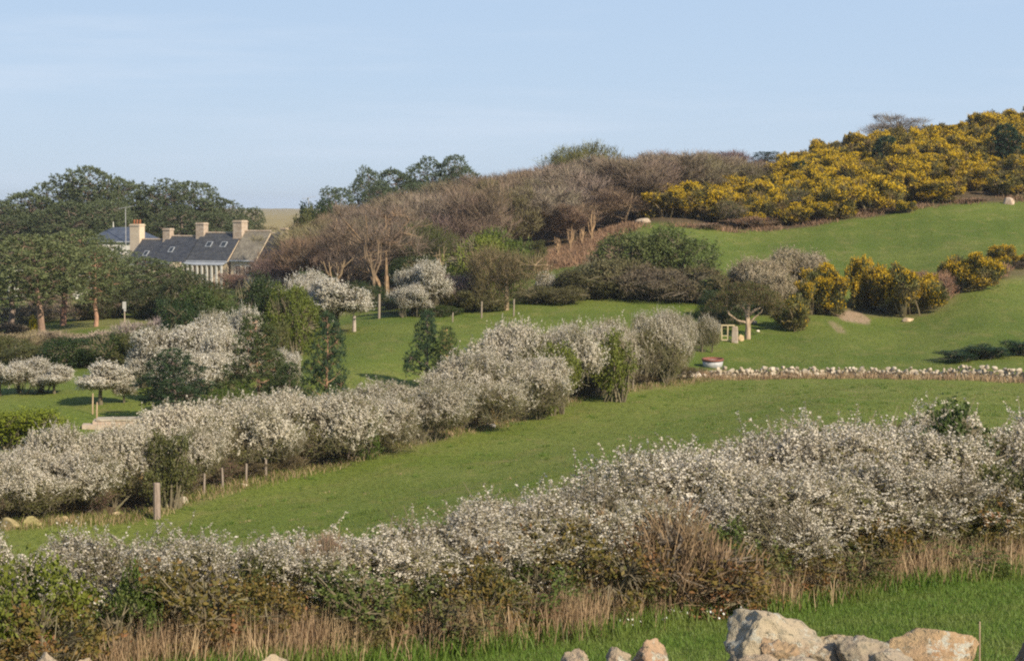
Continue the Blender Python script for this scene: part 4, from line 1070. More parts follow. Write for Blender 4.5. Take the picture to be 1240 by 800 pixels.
# dark bushes low on the pasture (nettles)
for i, (px, Y, w, h, lab) in enumerate([(1158, 138, 52, .75, 'low dark green nettle clump at the end of its row near the wall'), (1195, 138, 50, .95, 'middle dark green nettle clump of the row above the wall'), (1230, 138.5, 50, 1.0, 'dark green nettle clump of the row at the frame edge'), (1275, 139, 60, .95, 'dark green nettle clump mostly outside the frame')]):
    place(f'shrub{i % 3}', 'nettle_clump', px, Y, 0, w, lab, 'shrub', 'nettle clumps on the pasture', tint=(.035, .07, .03), h=h)

# ------------------------------------------------------------------ hilltop gorse
rng = np.random.default_rng(3)
gx = []
def gorse_top(px):   # skyline row of the gorse hill in the photograph
    return np.interp(px, [780, 840, 880, 950, 1000, 1060, 1120, 1180, 1240, 1320], [262, 240, 215, 190, 170, 160, 150, 138, 128, 122])
for Y in np.arange(222, 292, 4.9):
    for px in np.arange(800, 1330, 25 * 240 / Y):
        q = px + rng.uniform(-12, 12); yy = Y + rng.uniform(-2.2, 2.2)
        edge = np.interp(q, [790, 860, 1000, 1100, 1240, 1420], [224, 221, 225, 228, 234, 236])
        if yy < edge + .5: continue
        far = np.interp(q, [790, 850, 900, 1000, 1240, 1400], [233, 250, 270, 282, 290, 292])
        if yy > far: continue
        gx.append((q, yy, edge))
for i, (q, yy, edge) in enumerate(gx):
    h = rng.uniform(2.0, 3.9)
    if yy < edge + 6.5:
        lab, grp = 'gorse bush with bare brown stems along the lower edge of the hilltop thicket', 'gorse along the lower edge of the hilltop thicket'
    elif yy > 274:
        lab, grp = 'gorse bush on the skyline of the hilltop thicket', 'gorse on the skyline of the hilltop thicket'
    else:
        lab, grp = 'yellow flowering gorse bush inside the hilltop thicket', 'gorse inside the hilltop thicket'
    k = rng.uniform()
    key = f'gorse{i % 4}' if k < .62 else (f'goldgorse{i % 3}' if k < .84 else f'dullgorse{i % 2}')
    b = rng.uniform(.85, 1.15)
    if i % 14 == 3:
        place('scrub0', 'brown_scrub', q, yy, 0, rng.uniform(40, 70) * 240 / yy, 'olive brown scrub without flowers among the gorse of the hilltop thicket', 'shrub', 'brown scrub among the hilltop gorse', h=h * .85, parts_tint={'crown': (.21 * b, .165 * b, .09 * b)}); continue
    place(key, 'gorse_bush', q, yy, 0, rng.uniform(33, 56) * 240 / yy, lab, 'bush', grp, h=h, parts_tint={'flowers': (b, b * .97, b), 'foliage': (1.1, .95 + .2 * (b - .9), .95)})
for px, Y, top, w, lab in [(1074, 258, 166, 36, 'small dark green conifer in the middle of the gorse hill'), (1216, 250, 152, 40, 'largest dark green conifer within gorse near the frame edge'), (968, 256, 196, 26, 'smallest dark green conifer low on the gorse hill'), (1005, 252, 224, 22, 'dark green bush sunk in the gorse below the smallest conifer')]:
    place('conifer0', 'conifer', px, Y, top, w, lab, 'tree', 'conifers on the gorse hill', tint=(.035, .06, .032))
for i, (px, Y, top, w, t, lab) in enumerate([(905, 226, 262, 60, (.26, .16, .10), 'brown dead bracken under the gorse edge near the wood'), (985, 229, 262, 60, (.26, .16, .10), 'brown dead bracken under the middle of the gorse edge'), (1060, 230, 258, 50, (.26, .16, .10), 'brown dead bracken under the gorse edge beside a bright yellow bush'), (1165, 233, 245, 60, (.26, .16, .10), 'brown dead bracken under the gorse edge near the pinkish rock'), (850, 221, 270, 50, (.26, .17, .11), 'brown dead bracken at the low tip of the gorse hill')]):
    place('scrub2', 'bracken_clump', px, Y - 2, top, w, lab, 'shrub', 'bracken clumps under the gorse hill', tint=t)
place('goldgorse2', 'gorse_bush', 1098, 225, 243, 22, 'single bright yellow gorse out on the grass below the thicket', 'bush')

# ------------------------------------------------------------------ the bare wood
def wood_top(px):
    return np.interp(px, [300, 340, 380, 430, 500, 560, 620, 680, 720, 760, 800, 840, 900, 950], [300, 290, 268, 250, 232, 216, 208, 196, 192, 188, 182, 184, 190, 200])
wd = []
for Y in (282, 268, 255, 243, 231, 220, 210):
    for px in np.arange(300, 930, 46 * 240 / Y):
        q = px + rng.uniform(-14, 14); yy = Y + rng.uniform(-4, 4)
        edge = np.interp(q, [300, 380, 460, 560, 660, 780, 930], [205, 196, 196, 206, 218, 232, 262])
        if yy < edge: continue
        if q < 352 and yy < 262: continue
        wd.append((q, yy, edge))
for i, (q, yy, edge) in enumerate(wd):
    p, pyb = foot(q, yy)
    hmax = ray(q, wood_top(q) + (0 if yy > 260 else 6))[2] * yy - p[2]
    h = min(rng.uniform(6, 8.5), max(hmax * rng.uniform(.94, 1.05), 3.2))
    if yy > 262: lab, grp = 'bare brown tree on the skyline of the wood', 'trees on the skyline of the wood'
    elif yy < edge + 13: lab, grp = 'bare tree with pale trunk along the near edge of the brown wood', 'trees along the near edge of the wood'
    else: lab, grp = 'bare reddish brown tree deep inside the wood', 'trees inside the wood'
    c = np.array((.230, .178, .140)) if q > 450 else np.array((.21, .17, .12))
    c = c * rng.uniform(.78, 1.2) * np.array([1, rng.uniform(.93, 1.12), rng.uniform(.85, 1.08)])
    if i % 13 == 6 and yy < 262:
        place('hazel0', 'budding_tree', q, yy, 0, rng.uniform(70, 90) * 240 / yy, 'olive budding tree scattered among the bare trees of the wood', 'tree', 'olive trees in the wood', h=h, tint=(.17, .15, .075)); continue
    place(f'bare{i % 5}', 'bare_tree', q, yy, 0, rng.uniform(76, 108) * 240 / yy, lab, 'tree', grp, h=h, tint=tuple(c), parts_tint={'trunk': (.88, .85, .78)} if yy < edge + 13 else None)
for px, Y, top, w, key, t, tr_, lab in [
    (462, 184, 246, 110, 'baretall0', (.19, .15, .12), (1.7, 1.4, 1.1), 'tallest bare grey tree with twin pale trunks behind the dark gate'),
    (425, 192, 268, 80, 'baretall1', (.18, .13, .10), (1.2, 1.1, 1.0), 'bare tree behind the pale dead stump tree'),
    (370, 196, 288, 76, 'bare2', (.19, .13, .09), (1, 1, 1), 'bare brown tree between the cottages and the white trunked blossom'),
    (345, 214, 300, 60, 'bare3', (.16, .11, .10), (1, 1, 1), 'dark purple brown bare tree beside the end cottage'),
    (395, 208, 282, 70, 'bare1', (.18, .125, .09), (1, 1, 1), 'bare tree filling the gap behind the dead stump tree'),
    (322, 232, 312, 56, 'bare0', (.17, .12, .10), (1, 1, 1), 'small purple brown bare tree hiding the cottage front corner'),
    (283, 236, 330, 30, 'scrub1', (.20, .13, .11), (1, 1, 1), 'purple brown shrub before the white posts of the cottage'),
    (1082, 296, 138, 76, 'bare4', (.22, .20, .18), (1, 1, 1), 'grey leafless tree behind the gorse hill skyline'),
    (885, 292, 182, 62, 'bare0', (.17, .10, .09), (1, 1, 1), 'dark brown bare tree where the wood meets the gorse skyline'),
    (690, 222, 246, 70, 'bare2', (.24, .17, .12), (1.7, 1.5, 1.2), 'bare tree with pale stems above the reddish bracken slope'),
    (748, 228, 228, 76, 'bare3', (.22, .16, .11), (1.7, 1.5, 1.2), 'bare tree with a pale straight stem above the flat rock'),
]:
    place(key, 'bare_tree', px, Y, top, w, lab, 'tree', None, tint=t, parts_tint={'trunk': tr_, 'crown': t})
place('willow0', 'green_willow', 716, 284, 174, 96, 'yellow green leafy tree rising above the brown wood', 'tree', tint=(.16, .16, .055))
place('willow0', 'green_willow', 692, 286, 185, 50, 'smaller olive tree beside the yellow green tree on the skyline', 'tree', tint=(.10, .11, .045))
place('willow0', 'green_willow', 512, 200, 268, 76, 'olive green leafy tree inside the wood behind the white blossom', 'tree', tint=(.085, .10, .03))
place('pine1', 'dark_evergreen', 930, 300, 184, 40, 'small dark evergreen just visible on the skyline beside gorse', 'tree', tint=(.04, .06, .045))
place('conifer0', 'dark_evergreen', 838, 232, 226, 40, 'dark evergreen between the wood and the gorse hill', 'tree', tint=(.03, .045, .028))
# skyline pines above the wood
for i, (px, Y, top, w, lab) in enumerate([(446, 296, 204, 44, 'small pine with a spiky top, first on the skyline above the wood'), (480, 300, 206, 60, 'rounded pine second on the skyline above the wood'), (518, 302, 192, 64, 'tall pine third on the skyline above the wood'), (548, 300, 189, 44, 'narrow pine with the highest tip above the wood'), (566, 304, 202, 40, 'last skyline pine where the brown wood begins'), (406, 290, 228, 52, 'dark round pine at the lower end of the skyline row'), (462, 292, 222, 50, 'low blue green pine in front of the skyline pines'), (500, 292, 222, 60, 'broad blue green pine in front of the tall skyline pine')]):
    place(f'pine{i % 4}', 'skyline_pine', px, Y, top, w, lab, 'tree', 'pines on the skyline above the wood', tint=(.095, .115, .066), rz=i * 1.3, sink=1.5)
# shrubs along the near edge of the wood
for key, px, Y, top, w, t, lab in [
    ('mass1', 372, 270, 254, 30, OLIVE, 'dark olive shrub on the skyline between the aerial and the dune'),
    ('mass2', 392, 274, 244, 44, DARK, 'dark shrub on the skyline at the foot of the round pine'),
    ('fine0', 573, 174, 286, 74, (.19, .225, .035), 'bright green rounded shrub behind the pink grey thicket'),
    ('fine1', 604, 182, 278, 66, (.12, .16, .035), 'green shrub behind the bright green rounded shrub'),
    ('fine2', 640, 204, 292, 44, OLIVE, 'yellow green shrub at the edge of the reddish bracken'),
    ('fine3', 535, 192, 312, 60, DARK, 'dark evergreen shrub in shade beside the pale dead stems'),
    ('fine0', 500, 190, 312, 60, DARK, 'dark evergreen shrub behind the white blossom tree'),
    ('fine1', 425, 178, 342, 70, DARK, 'dark green shrub below the tall bare twin trunks'),
    ('fine2', 385, 180, 330, 50, MID, 'green shrub below the pale dead stump tree'),
    ('fine3', 480, 172, 358, 50, DARK, 'dark shrub behind the slatted gate'),
]:
    place(key, 'evergreen_shrub', px, Y, top, w, lab, 'shrub', 'shrubs at the near edge of the wood', tint=t)
# dead trees with pale stems
def dead_tree(px, Y, h, seed, lab, tintc, spread=.5):
    rs = np.random.default_rng(seed); p, _ = foot(px, Y); g = Geo()
    g.tubes(np.array([[0, 0, -.3], [.05, 0, h * .3], [0, .05, h * .55]]), np.array([.17, .15, .12]), 7)
    for i in range(6):
        a = rs.uniform(0, 6.28); z = h * rs.uniform(.25, .55); l = h * rs.uniform(.3, .5)
        q = np.array([0, 0, z]); b = q + np.array([math.cos(a) * l * spread, math.sin(a) * l * spread, l])
        m = (q + b) / 2 + np.array([math.cos(a) * .2, math.sin(a) * .2, -.15]) * l * .4
        g.tubes(np.array([q, m, b]), np.array([.10, .08, .03]), 6)
        c = m + (b - m) * .4; d = c + rs.normal(size=3) * l * .2 + np.array([0, 0, l * .25])
        g.tubes(np.array([c, (c + d) / 2, d]), np.array([.05, .04, .02]), 5)
    o = obj('dead_tree', g.mesh('dead_tree', M['bark']), None, (tintc[0] * .72, tintc[1] * .76, tintc[2] * .8)); o.location = p
    return tag(o, lab, 'tree')
dead_tree(404, 176, 5.2, 1, 'pale dead stump tree with short bare arms behind the white blossom', (2.3, 1.9, 1.4))
dead_tree(535, 178, 4.6, 2, 'pale dead multi stemmed tree beside the bright green shrub', (2.0, 1.75, 1.3), .3)
dead_tree(452, 180, 7.2, 3, 'thin pale bare stem beside the tallest bare grey tree', (1.8, 1.5, 1.2), .25)
for i, px in enumerate((675, 690, 704, 716)):
    dead_tree(px, 205 + i * 3, 2.4 + (i % 2) * .8, 10 + i, ['pale sapling stem lowest in the reddish bracken', 'pale forked sapling standing second in the bracken', 'pale sapling below the bare trees in the bracken', 'pale sapling at the upper end of the bracken'][i], (2.6, 2.0, 1.4), .3)
# bracken slope
tag(blades('bracken', [(px, Y, 2.2, 3.5, 1) for px, Y in ((672, 198), (685, 203), (698, 208), (712, 213), (730, 218), (750, 220))], 9000, .4, 1.1, .10, 'fern', .6), 'slope of dead reddish brown bracken below the wood', 'bracken', kind='stuff')
tag(blades('bank_bracken', [(px, Y, 2.0, 1.6, 1) for px, Y in ((830, 219), (880, 220), (930, 222), (990, 224), (1050, 226), (1110, 228), (1170, 230), (1230, 232), (1290, 234))], 3200, .2, .75, .07, 'fern', .6), 'dead brown bracken fringe under the hilltop gorse', 'bracken', kind='stuff')

# ------------------------------------------------------------------ far hedge of the meadow
for key, px, Y, top, w, t, lab in [
    ('fine0', 770, 174, 282, 80, (.125, .15, .05), 'large green bush of the meadow hedge, nearest the bracken slope'),
    ('fine1', 815, 175, 276, 84, (.115, .145, .045), 'tallest green bush of the meadow hedge below the gorse hill'),
    ('fine2', 740, 170, 312, 84, (.19, .17, .09), 'grey brown twiggy bush of the meadow hedge'),
    ('fine3', 705, 169, 326, 70, (.14, .13, .06), 'dark brown bush of the meadow hedge beside the small white blossom'),
    ('scrub0', 788, 168, 322, 80, (.16, .13, .09), 'brown green bush in the middle of the meadow hedge'),
    ('fine0', 830, 169, 324, 80, (.18, .15, .08), 'brown bush of the meadow hedge below its tallest green bush'),
    ('fine2', 865, 169, 338, 50, DARK, 'dark green bush at the shaded end of the meadow hedge'),
    ('fine3', 722, 172, 340, 40, MID, 'small dark green bush low in the meadow hedge'),
    ('fine0', 645, 168, 346, 52, (.15, .14, .065), 'olive twiggy bush beside the small white blossom'),
    ('fine1', 680, 167, 346, 56, (.16, .145, .065), 'low brown bush between small white blossom and dark bush'),
    ('fine2', 575, 163, 352, 66, (.15, .14, .06), 'olive brown bush behind the two white posts'),
    ('scrub1', 555, 165, 330, 60, (.28, .22, .20), 'pink grey twiggy thicket next to the white blossom tree'),
    ('fine1', 535, 160, 370, 40, MID, 'green shrub under the white blossom tree'),
    ('fine2', 880, 160, 352, 60, DARK, 'dark shaded bush behind the pale field gate'),
    ('fine3', 868, 157, 372, 40, DARK, 'small dark shaded bush beside the pale field gate'),
]:
    place(key, 'meadow_bush', px, Y, top, w * 1.1, lab, 'bush', 'bushes of the meadow hedge', tint=t)
place('hazel1', 'hawthorn', 613, 163, 298, 84, 'spreading bare olive tree with a pale short trunk behind white posts', 'tree', tint=(.17, .14, .075), parts_tint={'trunk': (2.0, 1.8, 1.5), 'crown': (.17, .14, .075), 'foliage': (.09, .095, .03)})
for key, px, Y, top, w, lab in [('far0', 512, 162, 317, 60, 'bright white blossom tree leaning over the dark slatted gate'), ('far1', 498, 160, 345, 42, 'lower white blossom spilling toward the slatted gate'), ('far2', 660, 170, 330, 26, 'small narrow white blossom bush at the foot of the bracken slope'),
                             ('std0', 408, 150, 338, 70, 'white blossom tree on a short white trunk at the meadow corner'), ('far1', 372, 156, 330, 62, 'pale blossom tree joined to the white trunked blossom tree'), ('far2', 388, 152, 346, 50, 'dense blossom crown between the pale blossom trees')]:
    place(key, 'blossom_tree', px, Y, top, w, lab, 'tree', 'white blossom trees by the meadow', parts_tint={'blossom': (1.13, 1.15, 1.18)})
# slatted dark gate with posts
p, _ = foot(482, 161)
e = empty('slatted_gate', p, 'dark slatted gate in shade below the white blossom tree', 'gate', rz=.1)
g = Geo()
for i in range(19): g.box((-1.3 + i * .145, 0, .62), (.09, .03, 1.1 + .04 * (i % 3)))
obj('slats', g.mesh('slats', M['darkwood']), e)
g = Geo()
for z in (.3, .95): g.box((0, .04, z), (2.75, .05, .09))
obj('rails', g.mesh('rails', M['darkwood']), e)
GP = 'pale fence posts around the meadow'
for px, Y, h, r, lab in [(459, 160, 1.9, .10, 'tall pale post at the slatted gate'), (583, 157.5, 1.3, .06, 'white post behind the paired pine saplings'), (622, 158.5, 1.35, .06, 'white post below the spreading bare olive tree'), (353, 143, 1.1, .06, 'pale post under the bright green bush by the meadow'), (548, 155, .7, .05, 'short pale post near the paired pine saplings')]:
    post(px, Y, h, r, lab, (.03, 0), (1.0, .95, .86), grp=GP)
post(429, 149.5, 1.15, .13, 'white limed stump post beside the white trunked blossom tree', (0, 0), (1.5, 1.45, 1.4), 'stump_post', None)

# ------------------------------------------------------------------ garden beyond the far hedge
for i, (px, w, lab) in enumerate([(-45, 60, 'clipped yellow green hedge bush mostly outside the frame'), (5, 66, 'clipped yellow green hedge bush at the frame edge'), (48, 62, 'clipped yellow green hedge bush, tall end near the lawn')]):
    place('clipped', 'clipped_hedge', px, 97, 497 - (i == 2) * 3, w, lab, 'hedge', 'clipped bushes of the garden hedge', tint=(.21, .25, .03), rz=0)
for key, px, Y, top, w, lab in [
    ('std1', 0, 117, 436, 56, 'white blossom tree cut by the frame edge on the garden lawn'), ('far1', 40, 118, 434, 60, 'rounded white blossom tree on the garden lawn'), ('std0', 66, 117, 442, 44, 'smaller white blossom tree on the lawn next to a rounded one'),
    ('std0', 122, 112, 438, 66, 'single white blossom tree with a visible thin trunk before the terrace'), ('std1', 150, 113, 454, 36, 'low white blossom tree touching the dark front pine'),
    ('far0', 205, 122, 396, 90, 'big white blossom tree behind the dark front pine'), ('far2', 250, 122, 388, 80, 'tallest part of the white blossom bank behind two pines'), ('far1', 180, 121, 418, 60, 'blossom tree at the low end of the white bank'), ('far0', 270, 118, 402, 70, 'blossom tree between the two front pines'),
    ('far2', 298, 128, 374, 44, 'white blossom tree sticking up behind the sparse pine'), ('far1', 345, 120, 424, 40, 'white blossom just right of the sparse pine'), ('fargrey0', 262, 134, 378, 34, 'greyish blossom behind the white blossom bank'), ('far2', 228, 114, 424, 80, 'front blossom tree just behind the dark pine'),
]:
    place(key, 'blossom_tree', px, Y, top, w, lab, 'tree', 'white blossom trees of the garden', parts_tint={'blossom': (1.13, 1.15, 1.18)})
for key, px, Y, top, w, t, lab, th in [
    ('pinelet0', 212, 105, 424, 96, (.045, .068, .032), 'dark bushy pine before the white blossom bank', None),
    ('pinelet1', 312, 108, 384, 92, (.07, .085, .03), 'sparse olive pine with a tan stem among white blossom', (1.5, 1.25, 1.0)),
    ('pinelet2', 396, 110, 380, 54, (.045, .072, .035), 'upright pine sapling with a bare tan trunk beside the meadow', (1.5, 1.2, .9)),
    ('pinelet1', 517, 121, 378, 50, (.04, .066, .034), 'dark pine sapling, left one of the paired saplings in the meadow', None),
    ('pinelet1', 542, 120, 396, 42, (.085, .11, .035), 'yellowish thin pine sapling beside its dark twin', (2.0, 1.7, 1.1)),
    ('pinelet2', 352, 107, 440, 56, (.06, .08, .03), 'low pine bush between the sparse pine and the upright sapling', None),
]:
    place(key, 'pine_sapling', px, Y, top, w, lab, 'tree', 'pine saplings behind the far hedge', tint=t, parts_tint={'trunk': th, 'crown': t} if th else None)
for key, px, Y, top, w, t, lab in [
    ('fine0', 304, 142, 336, 62, DARK, 'dark green bush crowning the slope above the white blossom bank'), ('fine1', 262, 140, 350, 84, MID, 'broad green bush above the white blossom bank'), ('fine2', 222, 138, 364, 60, (.04, .07, .025), 'dark bush at the low end of the green slope'),
    ('fine1', 236, 178, 331, 64, (.07, .085, .035), 'dull green bush hiding the foot of the white posted cottage'),
    ('fine3', 190, 182, 346, 60, (.07, .085, .035), 'dull green bush before the slate porch'),
    ('fine2', 130, 184, 344, 60, (.07, .08, .035), 'dull green bush beside the small white outbuilding'),
    ('fine3', 355, 139, 346, 52, (.14, .17, .03), 'bright green bush beside the pale blossom tree'), ('fine0', 330, 141, 362, 50, GREEN, 'fresh green bush before the bright green bush'), ('fine1', 285, 137, 374, 60, MID, 'mid green bush just above the blossom tops'),
    ('fine2', 252, 148, 350, 50, OLIVE, 'olive yellow bush on top of the green slope near the cottages'), ('fine3', 90, 139, 408, 80, (.045, .075, .02), 'dark green round bush above the lawn blossom trees'), ('fine0', 130, 138, 404, 70, MID, 'green bush next to the dark round bush above the lawn'),
    ('fine1', 168, 136, 396, 60, OLIVE, 'olive bush between the lawn bushes and the blossom bank'), ('fine2', 40, 142, 418, 70, OLIVE, 'olive green bush above the lawn near the frame edge'), ('fine3', 330, 130, 392, 40, OLIVE, 'olive bush behind the sparse pine'), ('fine0', 343, 118, 454, 36, MID, 'low green shrub between the sparse pine and the meadow'), ('fine2', 282, 105, 468, 60, GREEN, 'low green shrub at the foot of the sparse pine'),
    ('fine1', 0, 146, 408, 60, OLIVE, 'olive brown bush at the frame edge under the pines'),
]:
    place(key, 'garden_bush', px, Y, top, w * 1.08, lab, 'bush', 'bushes of the garden slope', tint=t)
for px, Y, top, w, t, lab in [(25, 186, 368, 90, (.20, .17, .11), 'wide olive brown scrub in the pine shade at the frame edge'), (105, 184, 366, 70, (.24, .19, .14), 'brown scrub between the leaning trunk and the straight red trunk'), (60, 158, 400, 80, (.28, .23, .16), 'straw coloured scrub around the grey pine trunk'), (180, 184, 370, 60, (.22, .18, .13), 'brown scrub behind the white board'), (15, 152, 402, 70, (.26, .22, .13), 'dry grassy scrub above the lawn at the frame edge'), (170, 150, 388, 60, (.33, .28, .26), 'pinkish grey twiggy shrub below the pine with a dark trunk'), (130, 152, 400, 70, (.36, .30, .24), 'pale straw twiggy shrub below the tall red trunk'), (205, 150, 382, 40, (.32, .26, .26), 'grey lilac twiggy shrub next to the green slope'), (60, 190, 352, 50, (.20, .16, .13), 'brown twiggy shrub among the pine trunks'),
                             (140, 196, 360, 60, (.22, .15, .11), 'reddish brown shrub before the pale garden wall'), (95, 156, 410, 50, (.33, .27, .2), 'dry straw shrub at the foot of the first pine trunk'), (10, 172, 392, 60, (.16, .13, .09), 'brown scrub at the frame edge under the pines')]:
    place('scrub1', 'twiggy_shrub', px, Y, top, w, lab, 'shrub', 'dry twiggy shrubs of the garden', tint=t)
place('shrub1', 'yellow_bush', 41, 170, 382, 9, 'tiny bright yellow flowering bush in the pine shade', 'shrub', tint=(.55, .45, .02))
# terrace with low wall
p, _ = foot(140, 104)
e = empty('terrace', p, 'small tan garden terrace with a pale coping in front of the lawn', 'terrace', rz=.12)
g = Geo(); g.box((0, 0, .1), (2.2, 1.2, .6)); g.box((-.9, -.5, 0), (1.4, .9, .5)); obj('terrace_wall', g.mesh('terrace_wall', M['palestone']), e)
g = Geo(); g.box((.12, 0, .445), (2.1, 1.3, .08)); obj('coping', g.mesh('coping', M['wallstone']), e, (1, .95, .85))
for px, Y, h, lab in [(112, 108, 1.1, 'thin stake beside the visible blossom trunk'), (117, 106, .9, 'pale short stake at the end of the terrace')]:
    post(px, Y, h, .04, lab, (.03, 0), (1.6, 1.35, 1.0), 'stake', 'garden stakes')
# pale garden wall
g = Geo(); rng = np.random.default_rng(4)
for row in range(4):
    px_ = 128.0
    while px_ < 232:
        w = rng.uniform(.5, 1.0)
        q, _ = foot(px_, 199 + .02 * (px_ - 128))
        g.stone((q[0], q[1], q[2] + .22 + row * .36), (w * 1.1, .7, .44), int(rng.integers(1e6)), 2, 7, .06, rot=0); px_ += w * F / 199
o = obj('garden_wall', g.mesh('garden_wall', M['palestone'])); tag(o, 'pinkish pale stone garden wall behind the pine with a dark trunk', 'wall')
# white sign on a post
p, _ = foot(151, 172)
e = empty('sign_post', p, 'white board on a thin post between the red trunk and the garden wall', 'sign')
g = Geo(); g.tubes(np.array([[0, 0, -.2], [0, 0, 2.0]]), np.array([.05, .05]), 8, True); obj('post', g.mesh('post', M['wood']), e, (1.4, 1.3, 1.2))
g = Geo(); g.box((0, -.07, 1.7), (.30, .05, .6)); g.box((0.05, -.07, 1.28), (.18, .04, .2)); obj('board', g.mesh('board', M['grey']), e)

# ------------------------------------------------------------------ pines around the cottages
GPN = 'pines behind the cottages'
for i, (px, Y, top, w, lab) in enumerate([
    (-10, 292, 240, 110, 'pine at the frame edge behind the cottages'), (40, 296, 234, 90, 'dark pine next to the frame edge pine on the skyline'), (75, 300, 214, 90, 'tall pine rising before the highest crown'), (108, 298, 203, 84, 'pine with the highest crown behind the cottages'),
    (142, 302, 215, 76, 'pine just past the highest crown'), (172, 304, 224, 70, 'pine behind the aerial mast'), (202, 302, 219, 80, 'broad pine above the middle chimneys'), (236, 303, 221, 80, 'broad dark pine above the third chimney'), (266, 306, 240, 64, 'pine on the falling skyline behind the last chimney'), (307, 318, 252, 36, 'small separate pine beside the bare dune'), (288, 312, 258, 40, 'low pine next to the small separate pine'),
    (20, 284, 262, 120, 'lower pine mass at the frame edge behind the white shed'), (85, 286, 246, 110, 'dark pine below the highest crown'), (130, 290, 244, 80, 'pine crown behind the slate roofed house'), (220, 294, 250, 90, 'shaded pine behind the cottage chimneys'), (262, 296, 258, 60, 'low dark pine between the third and last chimney')]):
    place(f'pine{i % 4}', 'pine_tree', px, Y, top, w * .95, lab, 'tree', GPN, tint=tuple(np.array((.108, .122, .066)) * (1 + .12 * math.sin(i * 2.1))), rz=i * 1.7)
for key, px, Y, top, w, t, trt, lab in [
    ('pineopen0', 52, 166, 286, 110, (.14, .15, .07), (1.1, .95, .85), 'wide pale pine before the white shed with a grey trunk'),
    ('pineopen1', 116, 172, 300, 66, (.13, .142, .066), (1.5, 1.15, .95), 'pine with a straight tall reddish trunk in the garden'),
    ('pineopen0', 76, 178, 280, 90, (.13, .142, .066), (1.2, .9, .8), 'pine with a leaning thick trunk behind the grey trunk'),
    ('pineopen1', 12, 176, 300, 100, (.13, .142, .066), (1, 1, 1), 'pine at the frame edge hiding the white shed'),
    ('pineopen0', 186, 190, 312, 92, (.125, .14, .064), (.8, .7, .65), 'pine with a dark trunk before the cottages'),
    ('pineopen1', 208, 196, 324, 40, (.12, .135, .062), (.9, .8, .7), 'small pine before the white cottage posts'),
    ('pineopen1', 150, 200, 318, 60, (.12, .135, .062), (.9, .8, .7), 'pine filling the gap before the slate porch'),
    ('pine2', 118, 236, 286, 66, (.12, .135, .062), (.9, .8, .7), 'bushy pine directly beside the slate roofed house'),
]:
    place(key, 'garden_pine', px, Y, top, w * 1.15, lab, 'tree', 'pines of the garden', tint=t, parts_tint={'trunk': trt, 'crown': t})

# ------------------------------------------------------------------ cottages
PHI = -math.radians(27)
def house_point(px, py, Y): return at(px, py, Y)
def prism_roof(g, x0, x1, d, z0, z1, over=.15, th=.12):
    """gable roof slabs along x; depth d, eave z0, ridge z1"""
    for s in (-1, 1):
        a = np.array([(x0 - over * 0, s * (d / 2 + over), z0 - over * (z1 - z0) / (d / 2)), (x1 + over * 0, s * (d / 2 + over), z0 - over * (z1 - z0) / (d / 2)), (x1, 0, z1), (x0, 0, z1)])
        b = a + (0, 0, th)
        g.add(np.concatenate([a, b]), [(0, 1, 2, 3), (4, 7, 6, 5), (0, 4, 5, 1), (1, 5, 6, 2), (2, 6, 7, 3), (3, 7, 4, 0)])
def gable_walls(g, x0, x1, d, z0, zb, z1):
    V = np.array([(x0, -d / 2, zb), (x1, -d / 2, zb), (x1, d / 2, zb), (x0, d / 2, zb), (x0, -d / 2, z0), (x1, -d / 2, z0), (x1, d / 2, z0), (x0, d / 2, z0), (x0, 0, z1), (x1, 0, z1)])
    g.add(V, [(0, 1, 5, 4), (2, 3, 7, 6), (0, 4, 7, 3), (1, 2, 6, 5)], [(4, 8, 7), (5, 6, 9)])
def chimney(parent, x, z, w, h, material, tintc=None, pots=0, d=None):
    w *= .84; h *= .95
    g = Geo(); d = d or w * .8
    g.box((0, 0, h / 2), (w, d, h)); g.box((0, 0, h - .17), (w + .14, d + .14, .14)); g.box((0, 0, .35), (w + .1, d + .1, .12))
    o = obj('chimney', g.mesh('chimney', M[material]), parent, tintc); o.location = (x, 0, z)
    for i in range(pots):
        q = Geo(); lathe(q, [(.0, 0), (.13, 0), (.11, .42), (.14, .44), (.14, .5), (.08, .5), (.08, .1), (0, .1)], 14)
        c = obj('chimney_pot', q.mesh('chimney_pot', M['terracotta'], True), o); c.location = ((i - (pots - 1) / 2) * w / max(pots, 1) * .9, 0, h)
    return o
def window(parent, x, y, z, w, h, face=-1, deep=.08):
    g = Geo(); t = .09
    for sx in (-1, 1): g.box((sx * (w / 2 - t / 2), 0, 0), (t, deep, h))
    for sz in (-1, 1): g.box((0, .003, sz * (h / 2 - t / 2)), (w - 2 * t, deep, t))
    g.box((0, .006, 0), (.06, deep * .7, h - 2 * t)); g.box((0, .009, 0), (w - 2 * t, deep * .6, .05))
    o = obj('window', g.mesh('window', M['white']), parent); o.location = (x, y, z)
    q = Geo(); q.box((0, .02, 0), (w - .1, .03, h - .1)); obj('pane', q.mesh('pane', M['glass']), o)
    return o
def skylight(parent, x, d, z0, z1, f, w=.65, h=.9):
    a = math.atan2(z1 - z0, d / 2)
    y = -d / 2 + f * d / 2; z = z0 + f * (z1 - z0) + .16
    g = Geo(); t = .08
    for sx in (-1, 1): g.box((sx * (w / 2 - t / 2), 0, 0), (t, h, .1))
    for sy in (-1, 1): g.box((0, sy * (h / 2 - t / 2), .003), (w - 2 * t, t, .1))
    o = obj('skylight', g.mesh('skylight', M['zinc']), parent); o.location = (x, y, z); o.rotation_euler = (a, 0, 0)
    q = Geo(); q.box((0, 0, .02), (w - .12, h - .12, .05)); obj('pane', q.mesh('pane', M['glass']), o)

HY = 250.0
def cottage_at(px, py, Y=HY):
    return at(px, py, Y)
